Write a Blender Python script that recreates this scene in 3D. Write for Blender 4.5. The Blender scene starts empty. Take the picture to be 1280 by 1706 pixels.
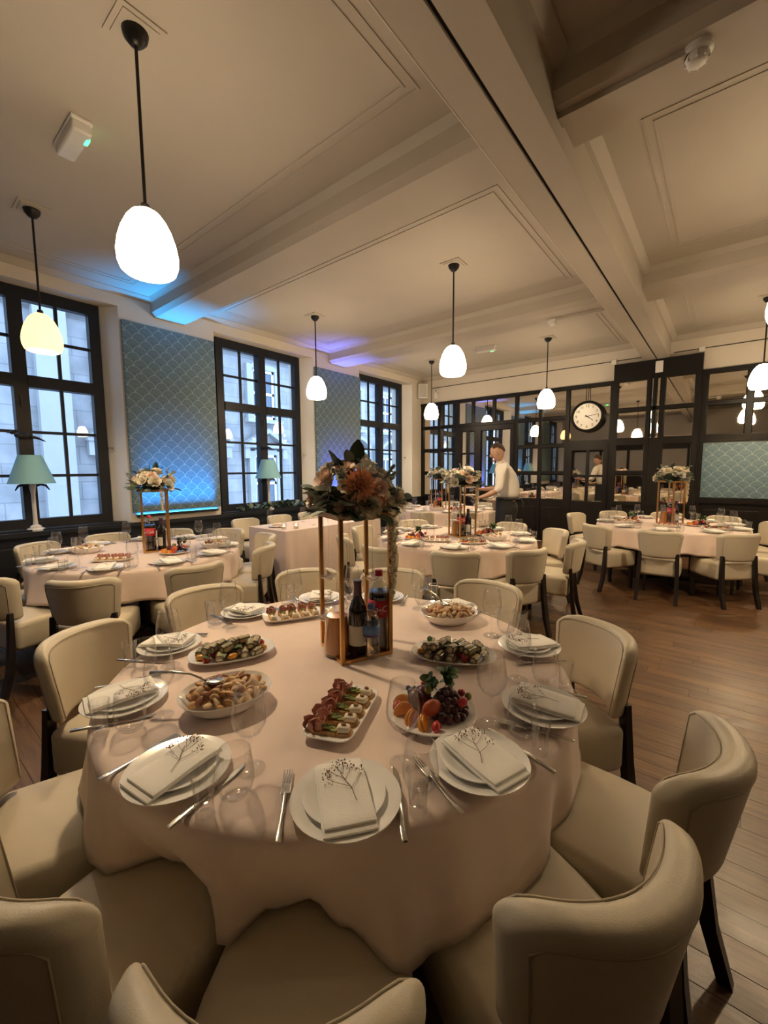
import bpy, bmesh, math, random
from mathutils import Vector, Matrix
R = math.radians
rnd = random.Random(7)
SC = bpy.context.scene
COL = SC.collection

# ------------------------------------------------------------------ camera
cam_d = bpy.data.cameras.new('camera')
cam = bpy.data.objects.new('camera', cam_d); COL.objects.link(cam)
yaw, pit, rol = R(-38.967), R(5.6816), R(-0.34586)
fw = Vector((math.sin(yaw)*math.cos(pit), math.cos(yaw)*math.cos(pit), -math.sin(pit)))
rt = Vector((math.cos(yaw), -math.sin(yaw), 0)); up = rt.cross(fw)
r2 = rt*math.cos(rol)+up*math.sin(rol); u2 = up*math.cos(rol)-rt*math.sin(rol)
cam.matrix_world = Matrix((( r2.x, u2.x, -fw.x, 0), (r2.y, u2.y, -fw.y, 0), (r2.z, u2.z, -fw.z, 1.50), (0, 0, 0, 1)))
cam_d.sensor_fit = 'VERTICAL'; cam_d.sensor_height = 24.0; cam_d.lens = 702.96/1706*24.0
cam_d.clip_start = 0.02; cam_d.clip_end = 200
SC.camera = cam
# ------------------------------------------------------------------ daylight, exposure
W = bpy.data.worlds.new('overcast_sky'); SC.world = W; W.use_nodes = True
bg = W.node_tree.nodes['Background']; bg.inputs[0].default_value = (0.46, 0.67, 1.0, 1); bg.inputs[1].default_value = 4.2
SC.view_settings.view_transform = 'Standard'; SC.view_settings.look = 'None'
SC.view_settings.exposure = 0.82; SC.view_settings.gamma = 1.0; SC.view_settings.use_curve_mapping = False
try:
    SC.cycles.transparent_max_bounces = 40; SC.cycles.sample_clamp_indirect = 4.0
    SC.cycles.max_bounces = 10; SC.cycles.diffuse_bounces = 5; SC.cycles.glossy_bounces = 5
    SC.cycles.caustics_reflective = False; SC.cycles.caustics_refractive = False
except Exception: pass
LAMP_STRENGTH = 18.0
BULB_WATT = 42.0

# ------------------------------------------------------------------ materials
MATS = {}
def mat(name, col, rough=.5, metal=0., var=.07, scale=18., bump=0., bscale=120., spec=.5, emis=None, estr=0., coat=0., sheen=0., sub=0.):
    if name in MATS: return MATS[name]
    m = bpy.data.materials.new(name); m.use_nodes = True; MATS[name] = m
    nt = m.node_tree; b = nt.nodes['Principled BSDF']; L = nt.links
    tc = nt.nodes.new('ShaderNodeTexCoord'); nz = nt.nodes.new('ShaderNodeTexNoise')
    nz.inputs['Scale'].default_value = scale; nz.inputs['Detail'].default_value = 3
    L.new(tc.outputs['Object'], nz.inputs['Vector'])
    mx = nt.nodes.new('ShaderNodeMix'); mx.data_type = 'RGBA'
    mx.inputs[6].default_value = (*[max(0, c*(1-var)) for c in col], 1); mx.inputs[7].default_value = (*[min(1, c*(1+var)) for c in col], 1)
    L.new(nz.outputs['Fac'], mx.inputs[0]); L.new(mx.outputs[2], b.inputs['Base Color'])
    b.inputs['Roughness'].default_value = rough; b.inputs['Metallic'].default_value = metal
    b.inputs['Specular IOR Level'].default_value = spec
    if coat: b.inputs['Coat Weight'].default_value = coat; b.inputs['Coat Roughness'].default_value = .1
    if sheen: b.inputs['Sheen Weight'].default_value = sheen
    if sub: b.inputs['Subsurface Weight'].default_value = sub; b.inputs['Subsurface Scale'].default_value = .01
    if bump:
        n2 = nt.nodes.new('ShaderNodeTexNoise'); n2.inputs['Scale'].default_value = bscale; n2.inputs['Detail'].default_value = 4
        L.new(tc.outputs['Object'], n2.inputs['Vector'])
        bp = nt.nodes.new('ShaderNodeBump'); bp.inputs['Strength'].default_value = bump; bp.inputs['Distance'].default_value = .004
        L.new(n2.outputs['Fac'], bp.inputs['Height']); L.new(bp.outputs['Normal'], b.inputs['Normal'])
    if emis:
        b.inputs['Emission Color'].default_value = (*emis, 1); b.inputs['Emission Strength'].default_value = estr
    return m
def glassy(name, tint, refl=.06, rough=.0, edge=.55, dark=.8):
    m = bpy.data.materials.new(name); m.use_nodes = True; MATS[name] = m
    nt = m.node_tree; nt.nodes.clear(); L = nt.links
    o = nt.nodes.new('ShaderNodeOutputMaterial'); mx = nt.nodes.new('ShaderNodeMixShader')
    t = nt.nodes.new('ShaderNodeBsdfTransparent'); g = nt.nodes.new('ShaderNodeBsdfGlossy')
    g.inputs['Roughness'].default_value = rough; g.inputs['Color'].default_value = (1, 1, 1, 1)
    lw = nt.nodes.new('ShaderNodeLayerWeight'); lw.inputs['Blend'].default_value = .35
    mr = nt.nodes.new('ShaderNodeMapRange'); mr.inputs['To Min'].default_value = refl; mr.inputs['To Max'].default_value = edge
    pw = nt.nodes.new('ShaderNodeMath'); pw.operation = 'POWER'; pw.inputs[1].default_value = 2.2
    L.new(lw.outputs['Facing'], pw.inputs[0]); L.new(pw.outputs[0], mr.inputs['Value'])
    nz = nt.nodes.new('ShaderNodeTexNoise'); nz.inputs['Scale'].default_value = 9
    cm = nt.nodes.new('ShaderNodeMix'); cm.data_type = 'RGBA'
    cm.inputs[6].default_value = (*[c*.985 for c in tint], 1); cm.inputs[7].default_value = (*tint, 1)
    L.new(nz.outputs['Fac'], cm.inputs[0])
    ed = nt.nodes.new('ShaderNodeMix'); ed.data_type = 'RGBA'; ed.inputs[7].default_value = (*[c*dark for c in tint], 1)
    L.new(pw.outputs[0], ed.inputs[0]); L.new(cm.outputs[2], ed.inputs[6]); L.new(ed.outputs[2], t.inputs['Color'])
    L.new(mr.outputs[0], mx.inputs[0]); L.new(t.outputs[0], mx.inputs[1]); L.new(g.outputs[0], mx.inputs[2]); L.new(mx.outputs[0], o.inputs[0])
    return m

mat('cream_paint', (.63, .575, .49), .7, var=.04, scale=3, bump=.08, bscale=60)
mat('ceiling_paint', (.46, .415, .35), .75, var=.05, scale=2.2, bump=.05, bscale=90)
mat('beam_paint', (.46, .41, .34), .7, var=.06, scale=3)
mat('reveal_white', (.74, .73, .70), .6, var=.05, scale=4)
mat('black_frame', (.008, .0065, .006), .42, var=.3, scale=12, spec=.25)
mat('window_black', (.012, .014, .020), .45, var=.2, scale=9, spec=.25)
mat('leather', (.56, .50, .385), .42, var=.05, scale=7, bump=.12, bscale=420, spec=.45)
mat('leather_seam', (.40, .34, .245), .6, var=.1)
mat('dark_leg', (.014, .010, .009), .35, var=.3, scale=30)
mat('cloth', (.74, .60, .53), .72, var=.05, scale=14, bump=.12, bscale=900, sheen=.25)
mat('china', (.88, .87, .84), .18, var=.02, scale=6, coat=.4)
mat('napkin', (.90, .88, .83), .85, var=.03, scale=40, bump=.25, bscale=260)
mat('steel', (.55, .53, .50), .22, metal=1., var=.05)
mat('gold', (.62, .34, .12), .28, metal=1., var=.12, scale=25)
mat('black_metal', (.02, .018, .017), .4, metal=.6, var=.2)
mat('white_plastic', (.72, .70, .66), .45, var=.03)
mat('teal_shade', (.17, .37, .47), .8, var=.05, scale=60)
mat('lamp_ceramic', (.62, .60, .56), .3, var=.08)
mat('stem_brown', (.20, .12, .07), .8, var=.2)
mat('bud_brown', (.24, .14, .10), .85, var=.35, scale=200)
mat('stone', (.27, .275, .28), .85, var=.14, scale=1.6, bump=.4, bscale=12)
mat('stone_trim', (.27, .275, .285), .8, var=.1, scale=3)
mat('sash_white', (.75, .76, .76), .5, var=.03)
mat('far_glass', (.05, .075, .11), .08, var=.3, scale=1.2)
mat('asphalt', (.16, .16, .17), .9, var=.2)
mat('dark_slot', (.008, .006, .005), .9, var=.2)
mat('cable', (.03, .022, .018), .7, var=.2)
glassy('clear_glass', (.995, .995, .995), .03, 0, .42, .80)
glassy('thick_glass', (.99, .99, .99), .06, 0, .62, .66)
glassy('window_glass', (.97, .98, .985), .02, 0, .25)
glassy('crystal', (.93, .94, .96), .32, .06, .85)
def mirror():
    m = mat('mirror', (.78, .73, .65), .02, metal=1., var=.03, scale=4); return m
mirror()
def lampmat():
    m = mat('lamp_glass', (.9, .82, .66), .35, var=.04, emis=(1.0, .765, .49), estr=LAMP_STRENGTH); return m
lampmat()
def plank():
    m = bpy.data.materials.new('floor_wood'); m.use_nodes = True; MATS['floor_wood'] = m
    nt = m.node_tree; b = nt.nodes['Principled BSDF']; L = nt.links; N = nt.nodes.new
    tc = N('ShaderNodeTexCoord'); oi = N('ShaderNodeObjectInfo'); ml = N('ShaderNodeMath'); ml.operation = 'MULTIPLY'; ml.inputs[1].default_value = 57
    L.new(oi.outputs['Random'], ml.inputs[0])
    ad = N('ShaderNodeVectorMath'); ad.operation = 'ADD'; cb = N('ShaderNodeCombineXYZ')
    for i in range(3): L.new(ml.outputs[0], cb.inputs[i])
    L.new(tc.outputs['Object'], ad.inputs[0]); L.new(cb.outputs[0], ad.inputs[1])
    mp = N('ShaderNodeMapping'); mp.inputs['Scale'].default_value = (1.1, 16, 16); L.new(ad.outputs[0], mp.inputs[0])
    nz = N('ShaderNodeTexNoise'); nz.inputs['Scale'].default_value = 3.2; nz.inputs['Detail'].default_value = 7; nz.inputs['Roughness'].default_value = .62
    L.new(mp.outputs[0], nz.inputs['Vector'])
    cr = N('ShaderNodeValToRGB'); e = cr.color_ramp.elements
    e[0].position = .32; e[0].color = (.050, .026, .013, 1); e[1].position = .72; e[1].color = (.165, .087, .040, 1)
    L.new(nz.outputs['Fac'], cr.inputs[0])
    hs = N('ShaderNodeHueSaturation'); mr = N('ShaderNodeMapRange'); mr.inputs['To Min'].default_value = .78; mr.inputs['To Max'].default_value = 1.22
    L.new(oi.outputs['Random'], mr.inputs['Value']); L.new(mr.outputs[0], hs.inputs['Value']); L.new(cr.outputs[0], hs.inputs['Color'])
    L.new(hs.outputs[0], b.inputs['Base Color'])
    n3 = N('ShaderNodeTexNoise'); n3.inputs['Scale'].default_value = 5; L.new(ad.outputs[0], n3.inputs['Vector'])
    m3 = N('ShaderNodeMapRange'); m3.inputs['To Min'].default_value = .25; m3.inputs['To Max'].default_value = .5
    L.new(n3.outputs['Fac'], m3.inputs['Value']); L.new(m3.outputs[0], b.inputs['Roughness'])
    bp = N('ShaderNodeBump'); bp.inputs['Strength'].default_value = .25; bp.inputs['Distance'].default_value = .003
    L.new(nz.outputs['Fac'], bp.inputs['Height']); L.new(bp.outputs[0], b.inputs['Normal'])
plank()
def stonework():
    m = MATS['stone']; nt = m.node_tree; L = nt.links; b = nt.nodes['Principled BSDF']; N = nt.nodes.new
    tc = N('ShaderNodeTexCoord'); sp = N('ShaderNodeSeparateXYZ'); cb = N('ShaderNodeCombineXYZ'); L.new(tc.outputs['Object'], sp.inputs[0])
    L.new(sp.outputs[1], cb.inputs[0]); L.new(sp.outputs[2], cb.inputs[1])
    br = N('ShaderNodeTexBrick'); br.inputs['Scale'].default_value = 1.0; br.inputs['Brick Width'].default_value = .95; br.inputs['Row Height'].default_value = .42; br.inputs['Mortar Size'].default_value = .012
    br.inputs['Color1'].default_value = (.245, .25, .26, 1); br.inputs['Color2'].default_value = (.22, .225, .235, 1); br.inputs['Mortar'].default_value = (.165, .17, .18, 1)
    L.new(cb.outputs[0], br.inputs['Vector'])
    nz = N('ShaderNodeTexNoise'); nz.inputs['Scale'].default_value = 2.2; nz.inputs['Detail'].default_value = 6; L.new(tc.outputs['Object'], nz.inputs['Vector'])
    mx = N('ShaderNodeMix'); mx.data_type = 'RGBA'; mx.blend_type = 'MULTIPLY'; mx.inputs[0].default_value = .7
    rp = N('ShaderNodeMapRange'); rp.inputs['From Min'].default_value = .3; rp.inputs['From Max'].default_value = .7; rp.inputs['To Min'].default_value = .6; rp.inputs['To Max'].default_value = 1.15
    L.new(nz.outputs['Fac'], rp.inputs['Value']); L.new(br.outputs['Color'], mx.inputs[6]); L.new(rp.outputs[0], mx.inputs[7]); L.new(mx.outputs[2], b.inputs['Base Color'])
stonework()
def scales(name, base, line, ax):
    m = bpy.data.materials.new(name); m.use_nodes = True; MATS[name] = m
    nt = m.node_tree; b = nt.nodes['Principled BSDF']; L = nt.links; N = nt.nodes.new
    tc = N('ShaderNodeTexCoord'); sp = N('ShaderNodeSeparateXYZ'); L.new(tc.outputs['Object'], sp.inputs[0])
    def mth(op, a, c=None):
        n = N('ShaderNodeMath'); n.operation = op
        for i, q in enumerate((a, c)):
            if q is None: continue
            if isinstance(q, (int, float)): n.inputs[i].default_value = q
            else: L.new(q, n.inputs[i])
        return n.outputs[0]
    s = .082
    v = mth('DIVIDE', sp.outputs[2], s); vf = mth('FLOOR', v); tf = mth('SUBTRACT', v, vf)
    par = mth('MULTIPLY', mth('FLOORED_MODULO', vf, 2.0), .5)
    u = mth('SUBTRACT', mth('FRACT', mth('ADD', mth('DIVIDE', sp.outputs[ax], 2*s), par)), .5)
    u2_ = mth('MULTIPLY', u, 2.0)
    d = mth('SQRT', mth('ADD', mth('MULTIPLY', u2_, u2_), mth('MULTIPLY', tf, tf)))
    ln = mth('LESS_THAN', mth('ABSOLUTE', mth('SUBTRACT', d, .965)), .035)
    # woven fan ribs: thin radial print
    ang = mth('ARCTAN2', u2_, tf); rb = mth('SINE', mth('MULTIPLY', ang, 34.0)); 
    rb2 = mth('MULTIPLY', mth('ADD', rb, 1.0), .09)
    fac = mth('ADD', mth('MULTIPLY', ln, .8), mth('MULTIPLY', rb2, mth('LESS_THAN', d, .93)))
    mx = N('ShaderNodeMix'); mx.data_type = 'RGBA'; mx.inputs[6].default_value = (*base, 1); mx.inputs[7].default_value = (*line, 1)
    L.new(fac, mx.inputs[0]); L.new(mx.outputs[2], b.inputs['Base Color']); b.inputs['Roughness'].default_value = .6
    bp = N('ShaderNodeBump'); bp.inputs['Strength'].default_value = .4; bp.inputs['Distance'].default_value = .002
    L.new(ln, bp.inputs['Height']); L.new(bp.outputs[0], b.inputs['Normal'])
scales('scale_panel_y', (.085, .155, .195), (.36, .44, .46), 1)
scales('scale_panel_x', (.085, .155, .195), (.36, .44, .46), 0)

# ------------------------------------------------------------------ mesh helpers
class MB:
    def __init__(s): s.v = []; s.f = []
    def add(s, v, f):
        o = len(s.v); s.v += [tuple(p) for p in v]; s.f += [tuple(i+o for i in q) for q in f]; return s
    def box(s, x0, x1, y0, y1, z0, z1):
        return s.add([(x, y, z) for z in (z0, z1) for y in (y0, y1) for x in (x0, x1)],
                     [(0, 2, 3, 1), (4, 5, 7, 6), (0, 1, 5, 4), (2, 6, 7, 3), (0, 4, 6, 2), (1, 3, 7, 5)])
    def prism(s, poly, z0, z1, axis=2):
        n = len(poly); g = (lambda a, b, c: (a, b, c)) if axis == 2 else ((lambda a, b, c: (c, a, b)) if axis == 0 else (lambda a, b, c: (a, c, b)))
        v = [g(a, b, z0) for a, b in poly]+[g(a, b, z1) for a, b in poly]
        f = [tuple(range(n))[::-1], tuple(range(n, 2*n))]+[(i, (i+1) % n, n+(i+1) % n, n+i) for i in range(n)]
        return s.add(v, f)
    def lathe(s, prof, n=24, c=(0, 0, 0)):
        v = []; f = []; rows = []
        for r_, z in prof:
            if r_ < 1e-6: rows.append([len(v)]); v.append((c[0], c[1], c[2]+z))
            else:
                rows.append(list(range(len(v), len(v)+n)))
                v += [(c[0]+r_*math.cos(2*math.pi*i/n), c[1]+r_*math.sin(2*math.pi*i/n), c[2]+z) for i in range(n)]
        for a, b in zip(rows, rows[1:]):
            for i in range(n):
                j = (i+1) % n
                if len(a) == 1 and len(b) == 1: break
                if len(a) == 1: f.append((a[0], b[j], b[i]))
                elif len(b) == 1: f.append((a[i], a[j], b[0]))
                else: f.append((a[i], a[j], b[j], b[i]))
        return s.add(v, f)
    def tube(s, pts, r_, n=6, caps=True):
        pts = [Vector(p) for p in pts]; v = []; f = []; m = len(pts)
        rr = r_ if isinstance(r_, (list, tuple)) else [r_]*m
        prev = None
        for i, p in enumerate(pts):
            t = (pts[min(i+1, m-1)]-pts[max(i-1, 0)]).normalized()
            a = prev if prev is not None else (Vector((0, 0, 1)) if abs(t.z) < .9 else Vector((1, 0, 0)))
            x = (a-t*a.dot(t)); x = x.normalized() if x.length > 1e-6 else t.orthogonal().normalized()
            prev = x; y = t.cross(x)
            v += [p+(x*math.cos(2*math.pi*k/n)+y*math.sin(2*math.pi*k/n))*rr[i] for k in range(n)]
        for i in range(m-1):
            for k in range(n): f.append((i*n+k, i*n+(k+1) % n, (i+1)*n+(k+1) % n, (i+1)*n+k))
        if caps: f.append(tuple(range(n))[::-1]); f.append(tuple(range((m-1)*n, m*n)))
        return s.add(v, f)
    def ell(s, c, r_, nu=12, nv=8, M=None):
        if isinstance(r_, (int, float)): r_ = (r_, r_, r_)
        t = MB().lathe([(math.sin(math.pi*k/nv), -math.cos(math.pi*k/nv)) for k in range(nv+1)], nu)
        vv = [Vector((p[0]*r_[0], p[1]*r_[1], p[2]*r_[2])) for p in t.v]
        if M is not None: vv = [M @ p for p in vv]
        return s.add([p+Vector(c) for p in vv], t.f)
    def rbox(s, h, r_, c=(0, 0, 0), k=3, m=(1, 1, 1), fn=None):
        ax = []
        for d in range(3):
            a = [-h[d]+r_*i/k for i in range(k)]; b = [-h[d]+r_+(2*h[d]-2*r_)*i/m[d] for i in range(m[d]+1)]
            ax.append(a+b+[-x for x in a[::-1]])
        idx = {}; v = []; f = []
        def P(p):
            q = tuple(round(x, 6) for x in p)
            if q in idx: return idx[q]
            inn = [max(-(h[d]-r_), min(h[d]-r_, p[d])) for d in range(3)]; dd = Vector([p[d]-inn[d] for d in range(3)])
            w = Vector(inn)+(dd.normalized()*r_ if dd.length > 1e-9 else dd)
            if fn: w = Vector(fn(*w))
            idx[q] = len(v); v.append(w+Vector(c)); return idx[q]
        for d in range(3):
            e, g = (d+1) % 3, (d+2) % 3
            for sg in (-1, 1):
                for i in range(len(ax[e])-1):
                    for j in range(len(ax[g])-1):
                        q = []
                        for (a, b) in ((i, j), (i+1, j), (i+1, j+1), (i, j+1)):
                            p = [0, 0, 0]; p[d] = sg*h[d]; p[e] = ax[e][a]; p[g] = ax[g][b]; q.append(P(p))
                        f.append(tuple(q) if sg > 0 else tuple(q[::-1]))
        return s.add(v, f)
    def xf(s, M): s.v = [tuple(M @ Vector(p)) for p in s.v]; return s
    def mesh(s, name, m, smooth=False):
        me = bpy.data.meshes.new(name); me.from_pydata(s.v, [], s.f); me.update()
        if m: me.materials.append(MATS[m] if isinstance(m, str) else m)
        if smooth:
            me.polygons.foreach_set('use_smooth', [True]*len(me.polygons))
            if smooth != 'all':
                try: me.set_sharp_from_angle(angle=R(smooth if smooth > 1 else 40))
                except Exception: pass
        return me
    def build(s, name, m, parent=None, smooth=False, loc=None):
        return obj(name, s.mesh(name, m, smooth), parent, loc)
def obj(name, me, parent=None, loc=None, rot=None):
    o = bpy.data.objects.new(name, me); COL.objects.link(o)
    if parent is not None: o.parent = parent
    if loc is not None: o.location = loc
    if rot is not None: o.rotation_euler = rot
    return o
def tag(o, label=None, cat=None, group=None, kind=None):
    if label: o['label'] = label
    if cat: o['category'] = cat
    if group: o['group'] = group
    if kind: o['kind'] = kind
    return o
def empty(name, loc=(0, 0, 0), rz=0., label=None, cat=None, group=None, kind=None):
    o = bpy.data.objects.new(name, None); COL.objects.link(o); o.location = loc; o.rotation_euler = (0, 0, rz)
    o.empty_display_size = .05
    return tag(o, label, cat, group, kind)
def copy_tree(o, parent=None):
    c = o.copy(); COL.objects.link(c)
    if parent is not None: c.parent = parent
    for ch in list(o.children): copy_tree(ch, c)
    return c
class Proto:
    """parts: list of (name, mesh, [subparts]); make() links a fresh thing sharing the meshes"""
    def __init__(s, name, parts): s.name = name; s.parts = parts
    def make(s, loc, rz=0., label=None, cat=None, group=None, rot=None, scale=None):
        if len(s.parts) == 1 and not s.parts[0][2]:
            o = obj(s.name, s.parts[0][1])
        else:
            o = empty(s.name)
            for n, me, subs in s.parts:
                p = obj(n, me, o)
                for sn, sm in subs: obj(sn, sm, p)
        o.location = loc; o.rotation_euler = rot if rot else (0, 0, rz)
        if scale: o.scale = (scale,)*3 if isinstance(scale, (int, float)) else scale
        return tag(o, label, cat, group)
# ================================================================== THE ROOM
XW, YF, XR, YB, ZC = -5.887, 8.80, 4.2, -3.4, 3.70
XG = XW-.25                      # plane of the window frames
WIN = [(-2.89, -.99), (.24, 2.14), (3.37, 5.27), (6.50, 8.37)]   # wall openings along y
def struct(name, mb, m, smooth=False, parent=None):
    o = mb.build(name, m, parent, smooth)
    if parent is None: tag(o, kind='structure')
    return o
# floor: sub-floor and individual boards
fl = struct('floor', MB().box(XW-.5, XR+.2, YB-.2, YF+.2, -.12, -.018), 'dark_slot')
PW = .112
lens = [1.15, 1.5, 1.9]
plank_me = []
for l_ in lens:
    plank_me.append(MB().rbox((l_/2-.0006, PW/2-.0006, .009), .0012, k=1).mesh('floorboard', 'floor_wood'))
boards = []
y = YB; row = 0
pr = random.Random(3)
while y < YF:
    x = XW-.3-pr.random()*1.2
    while x < XR:
        i = pr.randrange(3); l_ = lens[i]
        boards.append((x+l_/2, y+PW/2, i)); x += l_
    y += PW
def vis(bd):
    d = Vector((bd[0], bd[1], -1.5)); z = d.dot(fw)
    if z < .4: return 99
    px = 702.96*d.dot(r2)/z; py = -702.96*d.dot(u2)/z
    seen = abs(px) < 760 and py < 980
    clear = (bd[0] > -1.2) or (bd[0] < -1.9 and bd[1] < 2.6)
    return (0 if seen else 50)+(0 if clear else 8)+d.length
boards.sort(key=vis)
for bx, by, i in boards[:300]:
    obj('floorboard', plank_me[i], fl, (bx, by, -.009))
rest = MB()
for bx, by, i in boards[300:]:
    rest.box(bx-lens[i]/2+.0006, bx+lens[i]/2-.0006, by-PW/2+.0006, by+PW/2-.0006, -.018, 0)
tag(rest.build('floorboards', 'floor_wood', fl), kind='stuff')

# ceiling with beams and plaster ribs
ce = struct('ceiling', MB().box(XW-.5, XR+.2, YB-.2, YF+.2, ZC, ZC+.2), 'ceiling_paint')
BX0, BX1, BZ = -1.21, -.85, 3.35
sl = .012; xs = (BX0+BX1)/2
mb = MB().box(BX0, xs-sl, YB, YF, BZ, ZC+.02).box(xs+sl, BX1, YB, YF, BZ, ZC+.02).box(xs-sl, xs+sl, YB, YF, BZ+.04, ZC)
beam = struct('trim_1', mb, 'beam_paint'); beam['label'] = 'long plaster ceiling beam with a dark slot along its underside'
MB().box(xs-sl, xs+sl, YB, YF, BZ+.02, BZ+.045).build('slot', 'dark_slot', beam)
MB().box(BX0-.004, BX0+.002, YB, YF, BZ-.002, BZ+.012).build('edge_bead', 'cream_paint', beam)
CB = [-.375, 2.755, 5.885]
tn = 2
def crossbeam(x0, x1, yc):
    global tn
    poly = [(yc-.235, ZC+.02), (yc-.235, 3.53), (yc-.19, 3.48), (yc+.19, 3.48), (yc+.235, 3.53), (yc+.235, ZC+.02)]
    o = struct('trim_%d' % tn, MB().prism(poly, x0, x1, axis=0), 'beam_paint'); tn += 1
    # cove strips where the beam meets the ceiling
    for s_ in (-1, 1):
        MB().prism([(yc+s_*.235, ZC+.01), (yc+s_*.235, ZC-.05), (yc+s_*.285, ZC+.01)], x0, x1, axis=0).build('cove', 'ceiling_paint', o)
for yc in CB:
    crossbeam(XW-.02, BX0+.01, yc); crossbeam(BX1-.01, XR, yc)
def ribs(x0, x1, y0, y1):
    global tn
    mb = MB()
    for ins, w in ((.30, .014), (.36, .022)):
        a, b, c, d = x0+ins, x1-ins, y0+ins, y1-ins; z0, z1 = ZC-.005, ZC+.005
        mb.box(a, b, c, c+w, z0, z1).box(a, b, d-w, d, z0, z1).box(a, a+w, c+w, d-w, z0, z1).box(b-w, b, c+w, d-w, z0, z1)
    struct('trim_%d' % tn, mb, 'ceiling_paint'); tn += 1
ys = [YB]+[q for yc in CB for q in (yc-.235, yc+.235)]+[YF]
for i in range(0, len(ys), 2):
    ribs(XW, BX0, ys[i], ys[i+1]); ribs(BX1, XR, ys[i], ys[i+1])
# cornice along window wall, far wall and the main beam
mb = MB()
for i in range(0, len(ys), 2):
    a, b = ys[i], ys[i+1]
    mb.prism([(XW-.01, ZC+.01), (XW-.01, ZC-.06), (XW+.02, ZC-.055), (XW+.075, ZC-.01), (XW+.08, ZC+.01)], a, b, axis=1)
    for xx, s_ in ((BX1, 1), (XR, -1)):
        mb.prism([(xx, ZC+.01), (xx, ZC-.08), (xx+s_*.03, ZC-.075), (xx+s_*.08, ZC-.015), (xx+s_*.085, ZC+.01)], a, b, axis=1)
mb.prism([(YF+.01, ZC+.01), (YF+.01, ZC-.08), (YF-.03, ZC-.075), (YF-.08, ZC-.015), (YF-.085, ZC+.01)], XW, XR, axis=0)
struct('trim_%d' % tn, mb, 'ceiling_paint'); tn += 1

# window wall: piers with splayed reveals, lintel, spandrel
mb = MB(); XO = XW-.50
edges = [YB-.2]+[q for w in WIN for q in w]+[YF+.2]
SPL = .145
for i in range(0, len(edges), 2):
    a, b = edges[i], edges[i+1]
    a2 = a-SPL if i > 0 else a; b2 = b+SPL if i+2 < len(edges) else b
    mb.prism([(XW, a), (XW, b), (XG, b2), (XO, b2), (XO, a2), (XG, a2)][::-1], .80, 3.51)
mb.box(XO, XW, YB-.2, YF+.2, 3.51, ZC+.2)
mb.box(XO, XW, YB-.2, YF+.2, -.1, .80)
wl = struct('wall_left', mb, 'cream_paint')
# white reveal linings
mb = MB()
for a, b in WIN:
    mb.prism([(XW-.002, a+.001), (XG, a+SPL+.001), (XG, a+SPL+.006), (XW-.002, a+.006)], .86, 3.505)
    mb.prism([(XW-.002, b-.006), (XG, b-SPL-.006), (XG, b-SPL-.001), (XW-.002, b-.001)], .86, 3.505)
mb.build('reveal_lining', 'reveal_white', wl)
for a, b in WIN[1:]:
    for yy in (b-.115,):
        h = MB().tube([(XW-.115, yy, 1.79), (XW-.115, yy-.05, 1.79)], .012, 8).tube([(XW-.115, yy-.045, 1.79), (XW-.09, yy-.05, 1.79)], .009, 8).build('curtain_hook', 'steel', wl, smooth=40)
# black ledge and dado under the windows
mb = MB().box(XW-.24, XW+.06, YB, YF-.01, .80, .85).box(XW, XW+.03, YB, YF-.01, .0, .80)
dd = struct('trim_%d' % tn, mb, 'window_black'); dd['label'] = 'black window ledge and panelled dado under the windows'; tn += 1
for k in range(16):
    yy = YB+.1+k*.76
    MB().rbox((.008, .31, .27), .006, (XW+.034, yy+.34, .42), k=1).build('dado_panel', 'window_black', dd)

def window(n, a, b):
    a += SPL; b -= SPL
    w = empty('window_%d' % n, (XG, (a+b)/2, .87)); tag(w, kind='structure')
    w['label'] = 'black framed casement window with small panes'
    hw = (b-a)/2; H = 3.51-.87
    st = .115; ml = .13; tr0, tr1 = 1.57, 1.70; D = .05
    ys_ = [(-hw+st, -ml/2), (ml/2, hw-st)]
    zl = [(.10, tr0), (tr1, H-.13)]
    fr = MB().box(-D, D, -hw, -hw+st, 0, H).box(-D, D, hw-st, hw, 0, H).box(-D, D, -hw+st, hw-st, H-.13, H).box(-D, D, -hw+st, hw-st, 0, .10)
    fr.build('frame', 'window_black', w)
    MB().box(-.07, D+.012, -ml/2, ml/2, .10, H-.13).build('mullion', 'window_black', w)
    for y0, y1 in ys_:
        MB().box(-D-.005, D+.02, y0, y1, tr0, tr1).build('transom', 'window_black', w)
        ym = (y0+y1)/2
        for q, (z0, z1) in enumerate(zl):
            nz = 3 if q == 0 else 2
            MB().box(-.018, .018, ym-.016, ym+.016, z0, z1).build('muntin', 'window_black', w)
            for k in range(1, nz):
                zz = z0+(z1-z0)*k/nz
                MB().box(-.016, .016, y0, y1, zz-.016, zz+.016).build('muntin', 'window_black', w)
            for k in range(nz):
                for (p0, p1) in ((y0, ym), (ym, y1)):
                    MB().box(-.003, .003, p0, p1, z0+(z1-z0)*k/nz, z0+(z1-z0)*(k+1)/nz).build('pane', 'window_glass', w)
    MB().tube([(D+.02, -.02, tr0-.12), (D+.05, -.02, tr0-.10), (D+.05, -.02, tr0-.22)], .008, 6).build('latch', 'black_metal', w)
    # sill board
    MB().box(-.04, .24, -hw-.1, hw+.1, -.022, .0).build('window_sill', 'window_black', w)
for i, (a, b) in enumerate(WIN): window(i+1, a, b)

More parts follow.
